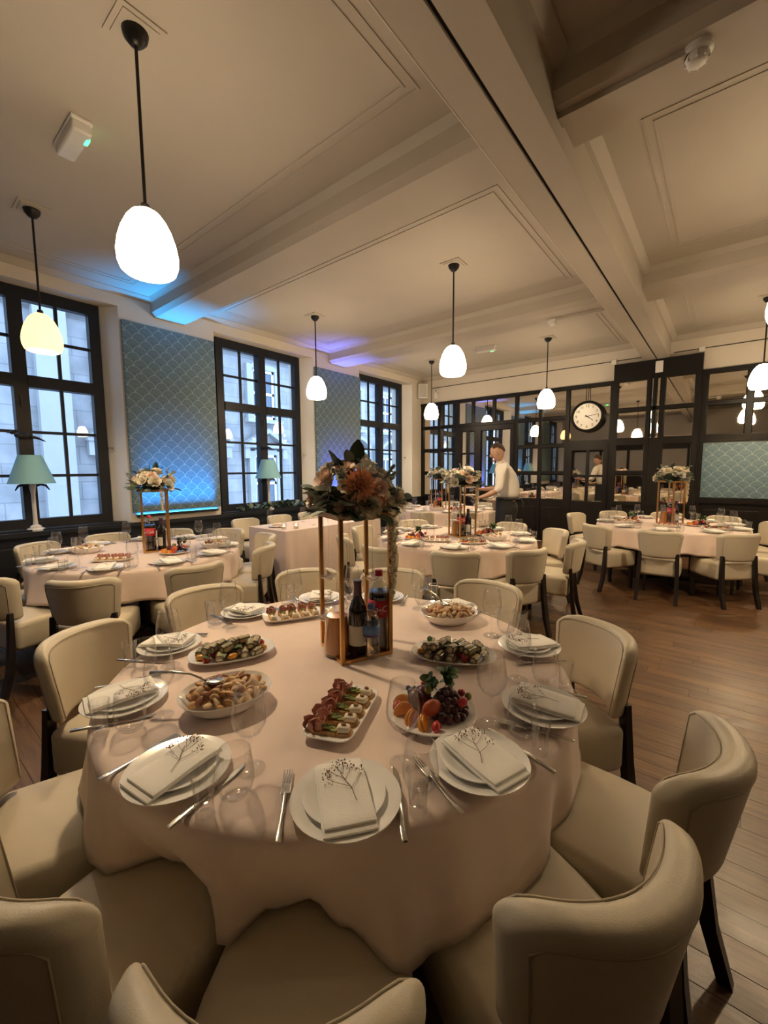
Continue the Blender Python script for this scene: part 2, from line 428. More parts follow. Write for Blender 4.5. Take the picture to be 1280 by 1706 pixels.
# remaining walls
struct('wall_far', MB().box(XW-.5, XR+.2, YF, YF+.2, -.1, ZC+.1), 'cream_paint')
wr = struct('wall_right', MB().box(XR, XR+.2, YB-.2, YF+.2, -.1, ZC+.1), 'cream_paint')
wb = struct('wall_back', MB().box(XW-.5, XR+.2, YB-.2, YB, -.1, ZC+.1), 'cream_paint')
MB().box(XW, XR, YB, YB+.03, 0, 1.1).build('dado', 'black_frame', wb)
MB().box(XW, XR, YB, YB+.05, 2.35, 2.62).build('picture_rail', 'black_frame', wb)
for k in range(9): MB().box(-5.6+k*1.1, -5.5+k*1.1, YB, YB+.045, 1.1, 2.35).build('post', 'black_frame', wb)
MB().box(XR-.03, XR, YB, YF, 0, 1.1).build('dado', 'black_frame', wr)

# ------------------------------------------------------------------ far mirror panelling
mp = empty('mirror_panelling', (0, YF, 0), label='black framed panelling filled with mirror panes along the far wall', cat='mirror wall')
fm = 'black_frame'
def stile(x0, x1, z0, z1, d=.07, n='stile'): MB().box(x0, x1, -d, -.002, z0, z1).build(n, fm, mp)
def rail(x0, x1, z0, z1, d=.062): stile(x0, x1, z0, z1, d, 'rail')
prn = random.Random(11)
def pane(x0, x1, z0, z1, d=.03):
    # bevelled mirror glass, each very slightly out of true
    w, h = (x1-x0)/2, (z1-z0)/2; bv = .014
    v = [(-w, 0, -h), (w, 0, -h), (w, 0, h), (-w, 0, h), (-w+bv, -.006, -h+bv), (w-bv, -.006, -h+bv), (w-bv, -.006, h-bv), (-w+bv, -.006, h-bv)]
    f = [(4, 5, 6, 7), (0, 1, 5, 4), (1, 2, 6, 5), (2, 3, 7, 6), (3, 0, 4, 7), (3, 2, 1, 0)]
    o = MB().add(v, f).build('mirror_pane', 'mirror', mp, loc=((x0+x1)/2, -d, (z0+z1)/2))
    o.rotation_euler = (R(prn.uniform(-.25, .25)), 0, R(prn.uniform(-.25, .25)))
def dado(x0, x1, z1=.84):
    MB().box(x0, x1, -.05, -.002, 0, z1).build('dado_panel', fm, mp)
    MB().rbox(((x1-x0)/2-.07, .008, z1/2-.14), .006, ((x0+x1)/2, -.052, z1/2+.03), k=1).build('raised_panel', fm, mp)
RW = .028
def grid(xs, zs, dz=.03):
    for a, b in zip(xs, xs[1:]):
        for c, d in zip(zs, zs[1:]): pane(a+.03, b-.03, c+RW, d-RW)
Z4 = [.86, 1.42, 1.96, 2.50, 3.05]
S1 = [-5.84, -5.36, -4.885]
for x in S1: stile(x-.035, x+.035, .84, 3.02)
grid(S1, Z4)
for a, b in zip(S1, S1[1:]):
    for z in Z4[1:-1]: rail(a+.035, b-.035, z-RW, z+RW)
    rail(a+.035, b-.035, .84, .89); dado(a, b)
S2 = [-4.885, -4.49, -3.99, -3.485]
for x in S2[1:3]: stile(x-.03, x+.03, 2.53, 3.02)
rail(-4.85, -3.52, 2.47, 2.53); stile(-3.52, -3.45, 0, 3.02)
for a, b in zip(S2, S2[1:]): pane(a+.03, b-.03, 2.53, 3.02)
# door leaf with four tall panes and the wide mirrored leaf beside it
def leaf(x0, x1, cols, rows, z0=.0, z1=2.46, zt=.86):
    for x in (x0, x1-.075): stile(x, x+.075, z0, z1, .085, 'door_stile')
    stile(x0+.075, x1-.075, z1-.10, z1, .08, 'door_rail'); stile(x0+.075, x1-.075, z0+.02, zt, .075, 'door_panel')
    cw = (x1-x0-.15)/cols; rh = (z1-.10-zt)/rows
    for i in range(1, cols): stile(x0+.075+cw*i-.022, x0+.075+cw*i+.022, zt, z1-.10, .078, 'glazing_bar')
    for j in range(1, rows): stile(x0+.075, x1-.075, zt+rh*j-.022, zt+rh*j+.022, .074, 'glazing_bar')
    for i in range(cols):
        for j in range(rows): pane(x0+.078+cw*i, x0+.072+cw*(i+1), zt+rh*j, zt+rh*(j+1))
leaf(-4.85, -4.36, 2, 3); leaf(-4.36, -3.52, 1, 1, zt=.5)
S3 = [-3.485, -2.985, -2.465]
for x in S3[1:]: stile(x-.035, x+.035, .0, 3.02)
grid(S3, Z4)
for a, b in zip(S3, S3[1:]):
    for z in Z4[1:-1]: rail(a+.035, b-.035, z-RW, z+RW)
    rail(a+.035, b-.035, .84, .89); dado(a, b)
# clock bay
stile(-1.72, -1.67, 0, 3.02); pane(-2.43, -1.72, 2.03, 3.02); rail(-2.43, -1.72, 1.95, 2.03)
leaf(-2.43, -1.72, 2, 2, z1=1.95, zt=.88)
MB().box(XW, -1.67, -.075, -.002, 3.02, 3.085).build('top_rail', fm, mp)
# pier below the beam (proud of the wall)
px0, px1, pd = -1.67, -.385, .13
pier = MB().box(px0, px1, -pd, -.003, 0, 3.35).build('pier', fm, mp)
def ppane(x0, x1, z0, z1): pane(x0, x1, z0, z1, pd+.012)
def pbar(x0, x1, z0, z1, d=.03): MB().box(x0, x1, -pd-d, -pd+.002, z0, z1).build('pier_moulding', fm, mp)
for (a, b) in ((-1.585, -1.14), (-.88, -.465)):
    for z0, z1 in ((.90, 1.39), (1.45, 1.92), (2.03, 2.50), (2.56, 3.03)): ppane(a, b, z0, z1)
    for z0, z1 in ((.84, .90), (1.39, 1.45), (1.92, 2.03), (2.50, 2.56), (3.03, 3.09)): pbar(a, b, z0, z1)
for a, b in ((-1.64, -1.585), (-1.14, -1.085), (-.94, -.88), (-.465, -.405)): pbar(a, b, .84, 3.09)
for a, b in ((-1.075, -1.045), (-1.0, -.955)):
    for z0, z1 in ((2.03, 2.50), (2.56, 3.03)): ppane(a, b, z0, z1)
pbar(-1.045, -1.0, 2.0, 3.06); pbar(-1.085, -.94, 2.50, 2.56); pbar(-1.085, -.94, .84, 2.0, .02)
tag(MB().rbox((.055, .004, .095), .003, (-.985, YF-pd-.006, 3.215), k=1).build('notice_card', 'white_plastic'), 'small pale card fixed to the black pier under the beam', 'card')
# right-hand part with teal panel
S4 = [-.385, .185, .80, 1.42]
for a, b in zip(S4, S4[1:]):
    stile(a-.0, a+.075, 1.93, 3.02)
    pane(a+.075, b, 2.03, 2.51); pane(a+.075, b, 2.57, 3.02); rail(a+.075, b, 2.51, 2.57)
rail(-.385, 1.42, 1.93, 2.03, .072); MB().box(-.385, 1.42, -.075, -.002, 3.02, 3.085).build('top_rail', fm, mp)
stile(-.385, -.33, 0, 1.93); rail(-.33, 1.42, .93, 1.0, .08)
dado(-.33, .5, .93); dado(.5, 1.42, .93)
tp = tag(MB().rbox((.87, .03, .445), .012, (0, 0, 0), k=2).build('padded_panel', 'scale_panel_x', None, smooth=40, loc=(.545, YF-.035, 1.46)), 'teal fan patterned padded panel on the far wall, right of the pier', 'panel')
# blue scale panels between the windows
for i, (lb, yc) in enumerate((('tall blue fan patterned wall panel between the first and second windows', 2.755), ('tall blue fan patterned wall panel between the second and third windows', 5.885), ('blue fan patterned wall panel left of the first window', -.375))):
    tag(MB().rbox((.022, .60, 1.19), .008, k=2).build('wall_panel', 'scale_panel_y', None, smooth=40, loc=(XW+.023, yc, 2.165)), lb, 'panel')

# ------------------------------------------------------------------ building across the street
FX = -12.0
fb = empty('stone_building', (FX, 8, -4), label='pale stone building with pedimented windows across the street', cat='building')
def fpart(name, mb, m, parent=fb):
    o = mb.build(name, m, parent); o.location = (-FX, -8, 4) if parent is fb else (0, 0, 0); return o
fpart('wall', MB().box(FX-.5, FX, -8, 46, -4, 8.5), 'stone')
fpart('cornice', MB().box(FX, FX+.5, -8, 46, 5.9, 6.25).box(FX, FX+.3, -8, 46, 5.65, 5.9).box(FX, FX+.15, -8, 46, 5.1, 5.3), 'stone_trim')
fpart('string_course', MB().box(FX, FX+.14, -8, 46, -.35, -.1), 'stone_trim')
for yy in (2.9, 10.7, 17.1, 23.5):
    fpart('pilaster', MB().box(FX, FX+.22, yy-.3, yy+.3, -4, 5.65), 'stone_trim')
def fwin(yc, z0, z1, w, ped):
    o = fpart('window_surround', MB().box(FX, FX+.14, yc-w/2-.2, yc-w/2, z0-.1, z1+.12).box(FX, FX+.14, yc+w/2, yc+w/2+.2, z0-.1, z1+.12).box(FX, FX+.14, yc-w/2, yc+w/2, z1, z1+.16).box(FX, FX+.22, yc-w/2-.25, yc+w/2+.25, z0-.2, z0-.08), 'stone_trim')
    MB().box(FX-.02, FX+.02, yc-w/2, yc+w/2, z0-.08, z1).build('pane', 'far_glass', o)
    s = MB(); zm = (z0+z1)/2
    for a, b, c, d in ((yc-w/2, yc-w/2+.07, z0-.08, z1), (yc+w/2-.07, yc+w/2, z0-.08, z1), (yc-w/2, yc+w/2, z0-.08, z0+.02), (yc-w/2, yc+w/2, z1-.08, z1), (yc-w/2, yc+w/2, zm-.04, zm+.04), (yc-.02, yc+.02, z0, z1)):
        s.box(FX+.01, FX+.06, a, b, c, d)
    s.build('sash', 'sash_white', o)
    if ped:
        pw, zb_ = w/2+.42, z1+.34
        m2 = MB().box(FX, FX+.26, yc-pw, yc+pw, zb_-.12, zb_)
        if ped == 1:
            m2.prism([(yc-pw, zb_), (yc, zb_+.50), (yc, zb_+.36), (yc-pw+.25, zb_)], FX, FX+.34, axis=0).prism([(yc+pw, zb_), (yc+pw-.25, zb_), (yc, zb_+.36), (yc, zb_+.50)], FX, FX+.34, axis=0)
            m2.prism([(yc-pw+.2, zb_), (yc+pw-.2, zb_), (yc, zb_+.40)], FX, FX+.08, axis=0)
        else:
            N = 10
            for k in range(N):
                a0, a1 = math.pi*(.12+.76*k/N), math.pi*(.12+.76*(k+1)/N); q = lambda t, r_: (yc+r_*pw*1.07*math.cos(t), zb_-.2+r_*.72*math.sin(t))
                m2.prism([q(a0, 1), q(a1, 1), q(a1, .84), q(a0, .84)], FX, FX+.34, axis=0)
        m2.build('pediment', 'stone_trim', o)
        for s_ in (-1, 1): MB().box(FX, FX+.2, yc+s_*(w/2+.3)-.09, yc+s_*(w/2+.3)+.09, z1-.12, zb_-.12).build('bracket', 'stone_trim', o)
for k, yc in enumerate((.2, 4.3, 6.4, 8.5, 12.8, 14.9, 19.2, 21.3, 25.6)):
    fwin(yc, .15, 2.02, .86, 1 if k % 2 else 2)
    fwin(yc, 3.25, 4.75, .86, 0)
struct('street_ground', MB().box(-60, XO-.3, -30, 70, -4.2, -4.0), 'asphalt')
# ================================================================== CEILING AND WALL FIXTURES
# pendant lamps
PZ = 2.69
sh_prof = [(.018, .162), (.042, .158), (.068, .142), (.093, .110), (.118, .060), (.137, .0), (.146, -.055), (.143, -.105), (.130, -.140), (.112, -.155), (.106, -.148), (.12, -.13), (.132, -.10), (.136, -.05), (.126, .0), (.108, .06), (.084, .10), (.055, .135), (.018, .15)]
SHADE = MB().lathe(sh_prof, 28).mesh('shade', 'lamp_glass', 'all')
BULB = MB().ell((0, 0, -.02), (.045, .045, .06), 12, 8).mesh('bulb', 'lamp_glass', 'all')
ROSE = MB().lathe([(0, ZC-PZ), (.062, ZC-PZ), (.062, ZC-PZ-.012), (.055, ZC-PZ-.04), (.03, ZC-PZ-.07), (.012, ZC-PZ-.078), (0, ZC-PZ-.078)], 20).mesh('canopy', 'black_metal', 40)
ROD = MB().tube([(0, 0, .15), (0, 0, ZC-PZ-.05)], .0085, 8).lathe([(.0, .20), (.02, .19), (.024, .16), (.018, .150), (0, .15)], 12).mesh('rod', 'black_metal', 40)
PLATE = MB().box(-.11, .11, -.11, .11, ZC-PZ-.008, ZC-PZ+.002).box(-.085, .085, -.085, .085, ZC-PZ-.014, ZC-PZ).mesh('ceiling_plate', 'ceiling_paint')
mat('lamp_glass_yellow', (.9, .75, .45), .35, var=.04, emis=(1.0, .62, .22), estr=1.5)
BL = bpy.data.lights.new('bulb', 'POINT'); BL.energy = BULB_WATT; BL.color = (1.0, .77, .49); BL.shadow_soft_size = .04
SHADE_Y = MB().lathe(sh_prof, 28).mesh('shade', 'lamp_glass_yellow', 'all')
pend_y = Proto('pendant_lamp', [('shade', SHADE_Y, []), ('canopy', ROSE, []), ('rod', ROD, []), ('ceiling_plate', PLATE, [])])
pend = Proto('pendant_lamp', [('shade', SHADE, []), ('canopy', ROSE, []), ('rod', ROD, []), ('ceiling_plate', PLATE, [])])
for (x, y, w) in ((-2.43, 1.045, 'largest in view at the upper left'), (-4.66, 1.085, 'in front of the left window'), (-4.70, 4.27, 'beside the second blue wall panel'), (-2.41, 4.20, 'above the middle round table'), (-2.46, 7.46, 'left of the wall clock'), (-4.77, 7.46, 'nearest the far left corner and the speaker'), (.30, 7.56, 'at the right edge above the mirror-wall table'), (.30, 4.25, 'right of the beam, beyond the picture edge'), (2.65, 4.25, 'far right of the beam, middle row'), (2.65, 7.5, 'far right of the beam, by the mirrors')):
    yel = abs(x+4.66) < .01 and y < 2
    o = (pend_y if yel else pend).make((x, y, PZ), 0, ('yellowish ' if yel else '')+'opal glass pendant on a black rod, '+w, 'pendant lamp', 'opal pendant lamps')
    lo = bpy.data.objects.new('bulb_light', BL); COL.objects.link(lo); lo.parent = o; lo.location = (0, 0, -.085)

# smoke detectors with surface conduit
def detector(loc, lb, tox):
    d = empty('smoke_detector', loc, label=lb, cat='smoke detector')
    MB().lathe([(0, 0), (.062, 0), (.062, -.022), (.052, -.030), (0, -.030)], 24).build('base', 'white_plastic', d, 40)
    MB().lathe([(0, -.028), (.044, -.028), (.05, -.04), (.042, -.062), (.03, -.07), (0, -.072)], 24).build('chamber', 'white_plastic', d, 40)
    for k in range(8):
        a = k*math.pi/4
        MB().box(-.004, .004, .036, .05, -.062, -.036).xf(Matrix.Rotation(a, 4, 'Z')).build('vent_fin', 'white_plastic', d)
    MB().box(min(0, tox), max(0, tox), -.04, .04, -.03, -.001).build('conduit', 'beam_paint', d)
detector((-.22, 2.66, 3.48), 'white round smoke detector with conduit under the right ceiling beam', -.64)
detector((-1.92, 5.98, 3.48), 'small white smoke detector under the beam near the clock', .72)
# emergency light units
def emergency(loc, rz, lb, cat='emergency light'):
    e = empty('emergency_light', loc, rz, lb, cat)
    MB().rbox((.19, .06, .012), .008, (0, 0, .008), k=2).build('back_plate', 'white_plastic', e, 40)
    MB().rbox((.18, .055, .035), .018, (0, 0, -.03), k=3).build('diffuser', 'lamp_ceramic', e, 40)
    m = mat('green_led', (.05, .5, .1), .4, emis=(.05, 1, .2), estr=3)
    MB().box(.07, .13, .036, .056, -.0665, -.045).build('indicator_light', 'green_led', e)
emergency((-3.44, 1.05, ZC-.02), R(0), 'white emergency light with green indicator beside the largest pendant')
emergency((-3.5, 7.28, ZC-.02), R(6), 'white emergency light on the ceiling near the far wall')
# speaker, camera, cable boxes, cable
s = empty('wall_speaker', (-5.76, 8.62, 3.36), R(40), 'white box loudspeaker mounted high in the far left corner', 'speaker')
MB().rbox((.11, .085, .17), .02, k=3).build('cabinet', 'white_plastic', s, 40)
MB().rbox((.09, .006, .145), .005, (0, -.086, 0), k=1).build('grille', mat('grille_grey', (.5, .48, .45), .8, bump=.6, bscale=400), s)
MB().box(-.02, .02, .08, .2, -.03, .03).build('bracket', 'black_metal', s)
s = empty('security_camera', (-5.45, 8.74, 3.36), 0, 'small white security camera on the far wall by the speaker', 'camera')
MB().ell((0, 0, 0), .045, 14, 10).build('housing', 'white_plastic', s, 'all')
MB().ell((.012, -.034, -.008), .018, 10, 8).build('lens', 'black_metal', s, 'all')
MB().box(-.04, .03, -.03, .05, -.19, -.06).build('junction_box', 'white_plastic', s)
for q, lb in (((-1.70, 3.42), 'small white junction box left of the black pier top'), ((-.42, 3.42), 'small white junction box right of the black pier top')):
    tag(MB().rbox((.04, .025, .045), .008, (q[0], YF-.027, q[1]), k=2).build('junction_box', 'white_plastic'), lb, 'box')
tag(MB().tube([(-5.6, YF-.01, 3.44), (-1.25, YF-.01, 3.44)], .007, 6).build('cable', 'cable'), 'thin dark cable running along the far wall, left of the beam', 'cable')
tag(MB().tube([(-.8, YF-.01, 3.44), (1.6, YF-.01, 3.44)], .007, 6).build('cable', 'cable'), 'thin dark cable running along the far wall, right of the beam', 'cable')

# text helper
def text_mesh(txt, size, ext, m, name='lettering', shear=0.):
    cu = bpy.data.curves.new('t', 'FONT'); cu.body = txt; cu.size = size; cu.extrude = ext; cu.align_x = 'CENTER'; cu.align_y = 'CENTER'; cu.shear = shear; cu.resolution_u = 3
    o = bpy.data.objects.new('t', cu); COL.objects.link(o)
    dg = bpy.context.evaluated_depsgraph_get(); me = bpy.data.meshes.new_from_object(o.evaluated_get(dg)); bpy.data.objects.remove(o)
    me.name = name; me.materials.clear(); me.materials.append(MATS[m]); return me
# wall clock
ck = empty('wall_clock', (-2.085, YF-.16, 2.475), 0, 'round black rimmed wall clock with white face hung before the mirrors', 'clock')
RX = Matrix.Rotation(R(90), 4, 'X')
MB().lathe([(0, -.11), (.26, -.11), (.285, -.08), (.292, .0), (.285, .02), (.262, .03), (.243, .022), (.238, .002), (0, .002)], 40).xf(RX).build('case', 'black_frame', ck, 40)
mat('clock_white', (.80, .78, .70), .35, var=.02); mat('clock_ink', (.01, .01, .01), .5)
MB().lathe([(0, .003), (.239, .003), (.239, .006), (0, .006)], 40).xf(RX).build('face', 'clock_white', ck)
for k in range(1, 13):
    a = R(90-30*k); me = text_mesh(str(k), .072, .0008, 'clock_ink', 'numeral')
    obj('numeral', me, ck, (.19*math.cos(a), -.0075, .19*math.sin(a)), (R(90), 0, 0))
def hand(a, l_, w):
    MB().prism([(-w, -.04), (w, -.04), (w*.5, l_), (-w*.5, l_)], -.012, -.009, axis=1).xf(Matrix.Rotation(R(a), 4, 'Y')).build('clock_hand', 'clock_ink', ck)
hand(4.22*30, .13, .009); hand(13.4*6, .20, .006)
MB().lathe([(0, .007), (.012, .007), (.012, .016), (0, .016)], 12).xf(RX).build('hub', 'clock_ink', ck)
MB().tube([(0, .04, .27), (0, .07, .60)], .006, 6).build('hanging_rod', 'black_metal', ck)
MB().tube([(0, .04, .0), (0, .13, .0)], .02, 8).build('wall_bracket', 'black_metal', ck)

# table lamps on the ledge
def tlamp(y, lb):
    t = empty('table_lamp', (XW-.08, y, .85), 0, lb, 'table lamp', 'teal lamps on the window ledge')
    MB().lathe([(0, 0), (.085, 0), (.085, .018), (.07, .028), (.055, .03), (.05, .05), (.028, .065), (0, .065)], 20).build('base', 'lamp_ceramic', t, 40)
    MB().lathe([(0, .06), (.026, .06), (.02, .12), (.019, .40), (.026, .46), (.034, .50), (.03, .53), (.012, .54), (.012, .62), (0, .62)], 16).build('column', 'lamp_ceramic', t, 40)
    MB().lathe([(.205, .525), (.212, .525), (.105, .835), (.098, .835), (.205, .525)], 32).build('shade', 'teal_shade', t, 50)
    MB().tube([(0, .0, .62), (0, 0, .83)], .004, 6).tube([(-.1, 0, .828), (.1, 0, .828)], .003, 5).build('shade_carrier', 'steel', t)
    # scroll brackets under the shade
    for s_ in (-1, 1):
        MB().tube([(0, s_*.02, .49), (0, s_*.07, .515), (0, s_*.12, .50), (0, s_*.15, .45)], [.012, .014, .012, .006], 6).build('scroll', 'window_black', t, 40)
    pts = [(.05, .02, .01)]+[(.05+.03*math.sin(k*.9), .06+.045*k, .004) for k in range(6)]
    MB().tube(pts, .0035, 5).build('cord', 'black_metal', t)
tlamp(1.19, 'table lamp with teal shade on the ledge of the left window')
tlamp(4.30, 'table lamp with teal shade on the ledge of the middle window')
def bird(y, lb):
    b = empty('bird_ornament', (XG+.09, y, 1.90), 0, lb, 'ornament')
    MB().ell((0, 0, 0), (.03, .075, .035), 12, 8).build('body', 'window_black', b, 'all')
    MB().ell((0, -.085, .03), (.02, .026, .022), 10, 7).tube([(0, -.105, .028), (0, -.135, .02)], [.008, .001], 6).build('head', 'window_black', b, 'all')
    MB().tube([(0, .05, .0), (0, .13, -.02), (0, .20, -.055)], [.022, .014, .004], 6).build('tail', 'window_black', b, 'all')
    MB().tube([(-.03, 0, -.0), (-.05, 0, -.01)], .008, 6).build('peg', 'window_black', b)
bird(1.16, 'dark bird shaped ornament on the left window mullion'); bird(4.29, 'dark bird shaped ornament on the middle window mullion')

# LED uplights standing on the ledge below the panels
def uplight(y, col, w, lb):
    u = empty('uplight', (XW+.024, y, .915), 0, lb, 'uplight')
    MB().rbox((.022, .56, .016), .006, (0, 0, .018), k=2).build('housing', 'black_metal', u, 40)
    m = mat('led_'+lb.split()[0], (.2, .4, .8), .4, emis=col, estr=6)
    MB().box(-.012, .012, -.55, .55, .034, .038).build('led_strip', m, u)
    l_ = bpy.data.lights.new('led', 'AREA'); l_.color = col; l_.energy = w; l_.shape = 'RECTANGLE'; l_.size = .04; l_.size_y = 1.0; l_.spread = R(40)
    lo = bpy.data.objects.new('led_lamp', l_); COL.objects.link(lo); lo.parent = u
    lo.location = (.065, 0, .04); lo.rotation_euler = (R(180), R(2), 0)
uplight(2.755, (.02, .37, 1.0), 9, 'blue LED bar on the wall under the first wall panel')
uplight(5.885, (.16, .20, 1.0), 10, 'violet LED bar on the wall under the second wall panel')
# ================================================================== CHAIRS
def chair_proto():
    def seat_fn(x, y, z):
        x *= 1-.03*max(0, -y)/.22-.08*max(0, y)/.22
        if z > 0: z += .014*(1-(x/.215)**2)*(1-(y/.225)**2)
        return (x, y, z)
    seat = MB().rbox((.212, .222, .097), .034, (0, 0, .383), k=3, m=(6, 6, 1), fn=seat_fn).mesh('seat', 'leather', 'all')
    def back_fn(x, y, z):
        t = (z+.155)/.31; X = x*(.845+.155*t)
        zz = z-(.035*max(0, (abs(x)-.15)/.075)**2.2)*max(0, t-.4)/.6
        yy = y-.262+.115*(X/.225)**2-.055*t
        return (X, yy, zz+.655)
    back = MB().rbox((.225, .037, .155), .030, k=3, m=(14, 1, 5), fn=back_fn).mesh('backrest', 'leather', 'all')
    def path(y0, zt, xe):
        p = [(-xe*.97, y0, -.135+.27*k/5*(zt+.135)/.27) for k in range(6)]
        p += [(-xe+2*xe*k/18, y0, zt+.012) for k in range(1, 18)]
        p += [(xe*.97, y0, zt-(zt+.135)*k/5) for k in range(6)]
        return [back_fn(*q) for q in p]
    s1 = MB().tube(path(-.0375, .104, .213), .0022, 4).mesh('seam', 'leather_seam', 'all')
    s2 = MB().tube(path(.037, .128, .208), .0022, 4).mesh('seam', 'leather_seam', 'all')
    sp = [(x, y) for x, y in ((-.2075, -.195), (-.197, .203), (.197, .203), (.2075, -.195))]
    s3 = MB().tube([(sp[0][0], sp[0][1], .448), (sp[1][0], sp[1][1]-.02, .448), (sp[1][0]+.02, sp[1][1]+.009, .448), (sp[2][0]-.02, sp[2][1]+.009, .448), (sp[2][0], sp[2][1]-.02, .448), (sp[3][0], sp[3][1], .448)], .002, 4).mesh('seam', 'leather_seam')
    def leg(pts, ws):
        m = MB(); v = []; f = []
        for (x, y, z), (a, b) in zip(pts, ws): v += [(x-a, y-b, z), (x+a, y-b, z), (x+a, y+b, z), (x-a, y+b, z)]
        n = len(pts)
        for i in range(n-1):
            for k in range(4): f.append((i*4+k, i*4+(k+1) % 4, i*4+4+(k+1) % 4, i*4+4+k))
        f += [(3, 2, 1, 0), tuple(range(4*n-4, 4*n))]
        return m.add(v, f).mesh('leg', 'dark_leg')
    L = []
    for s_ in (-1, 1):
        L.append(('leg', leg([(s_*.165, .185, 0), (s_*.165, .180, .31)], [(.015, .015), (.021, .021)]), []))
        L.append(('leg', leg([(s_*.190, -.315, 0), (s_*.187, -.268, .16), (s_*.182, -.248, .32), (s_*.178, -.238, .47), (s_*.176, -.234, .56)], [(.016, .018), (.019, .02), (.02, .017), (.02, .014), (.019, .012)]), []))
    return Proto('dining_chair', [('seat', seat, [('seam', s3)]), ('backrest', back, [('seam', s1), ('seam', s2)])]+L)
CH = chair_proto()
ORD = ['first', 'second', 'third', 'fourth', 'fifth', 'sixth']
def seat_phrases(c, angs):
    a0 = math.degrees(math.atan2(-c[1], -c[0]))
    d = sorted(((a-a0+180) % 360-180, i) for i, a in enumerate(angs))
    near = min(range(len(d)), key=lambda k: abs(d[k][0])); n = len(d); out = {}
    for k in range(n):
        o = (k-near) % n
        i = d[k][1]
        if o == 0: out[i] = 'nearest the camera'
        elif o <= n//2: out[i] = ORD[o-1]+' right of the nearest'
        else: out[i] = ORD[n-o-1]+' left of the nearest'
    return out
def chairs(c, spec, table):
    ph = seat_phrases(c, [a for a, r_ in spec])
    for i, (a, rt_) in enumerate(spec):
        r_ = math.sqrt(rt_*rt_-.04)-.20
        CH.make((c[0]+r_*math.cos(R(a)), c[1]+r_*math.sin(R(a)), 0), R(a+90), 'cream leather dining chair, %s at the %s' % (ph[i], table), 'chair', 'chairs around the '+table)

# ================================================================== ROUND TABLES
def periodic(pts):
    pts = sorted(pts)
    def f(a):
        a = (a+180) % 360-180
        q = [(pts[-1][0]-360,)+tuple(pts[-1][1:])]+pts+[(pts[0][0]+360,)+tuple(pts[0][1:])]
        for u, v in zip(q, q[1:]):
            if u[0] <= a <= v[0]:
                t = (a-u[0])/(v[0]-u[0]+1e-9); t = t*t*(3-2*t)
                return [u[k]+(v[k]-u[k])*t for k in range(1, len(u))]
        return list(pts[0][1:])
    return f
def cloth_mesh(Rt, hem, seed, n=200):
    g = random.Random(seed); ph = [(g.uniform(0, 6.28), k, g.uniform(.4, 1)) for k in (7, 11, 17, 23, 31)]
    rows = []; v = []; f = []
    prof = [(0, .7575)]+[(Rt*k/5, .7575) for k in range(1, 5)]+[(Rt-.03, .7575), (Rt-.012, .7565), (Rt, .752), (Rt+.008, .743), (Rt+.012, .73)]
    for r_, z in prof:
        if r_ == 0: rows.append([0]); v.append((0, 0, z)); continue
        rows.append(list(range(len(v), len(v)+n)))
        v += [(r_*math.cos(2*math.pi*i/n), r_*math.sin(2*math.pi*i/n), z) for i in range(n)]
    K = 9
    for k in range(1, K+1):
        t = k/K; rows.append(list(range(len(v), len(v)+n)))
        for i in range(n):
            a = 2*math.pi*i/n; rh, zh, amp = hem(math.degrees(a))
            fo = sum(w*math.sin(q*a+p+.4*math.sin(2*a)) for p, q, w in ph)/2.2
            r_ = Rt+.012+(rh-Rt-.012)*t**1.5+amp*fo*t**.8; z = .73+(zh+.012*fo*(amp > .01)-.73)*t
            v.append((r_*math.cos(a), r_*math.sin(a), z))
    # turned hem
    rows.append(list(range(len(v), len(v)+n)))
    for i in range(n):
        x, y, z = v[rows[-2][i]]; q = math.hypot(x, y); v.append((x*(q-.004)/q, y*(q-.004)/q, z+.004))
    for a, b in zip(rows, rows[1:]):
        for i in range(n):
            j = (i+1) % n
            f.append((a[0], b[i], b[j]) if len(a) == 1 else (a[i], b[i], b[j], a[j]))
    return MB().add(v, f).mesh('tablecloth', 'cloth', 'all')
TOP = MB().lathe([(0, .722), (.825, .722), (.835, .73), (.835, .748), (.828, .754), (0, .754)], 64).mesh('tabletop', mat('table_wood', (.2, .12, .07), .5), 40)
POST = MB().lathe([(0, .04), (.05, .04), (.05, .66), (.16, .70), (.16, .722), (0, .722)], 20).mesh('pedestal', 'black_metal', 40)
FOOT = MB().tube([(0, 0, .06), (.30, 0, .03), (.36, 0, .012)], [.03, .024, .012], 8).mesh('foot', 'black_metal', 40)
def table(c, name, hem, seed, Rt=.84):
    t = empty('round_table', (c[0], c[1], 0), 0, 'round pedestal table under a pink cloth, the '+name, 'table', 'round banquet tables')
    obj('tabletop', TOP, t); obj('pedestal', POST, t)
    for k in range(4): obj('foot', FOOT, t, None, (0, 0, k*math.pi/2+.4))
    cl = obj('tablecloth', cloth_mesh(Rt, hem, seed), None, (c[0], c[1], 0))
    tag(cl, 'pale pink tablecloth draped over the '+name, 'tablecloth', 'pink round tablecloths')
def hem_gen(seed):
    g = random.Random(seed); p = [g.uniform(0, 6.28) for _ in range(3)]
    return lambda a: (.872+.02*math.sin(R(a)*5+p[0]), .502+.018*math.sin(R(a)*9+p[1]), .02)
MAIN = (-1.154, 1.168); TA = (-4.20, 1.60); TB = (-2.30, 4.12); TC = (-4.10, 7.0); TD = (-.56, 6.70)
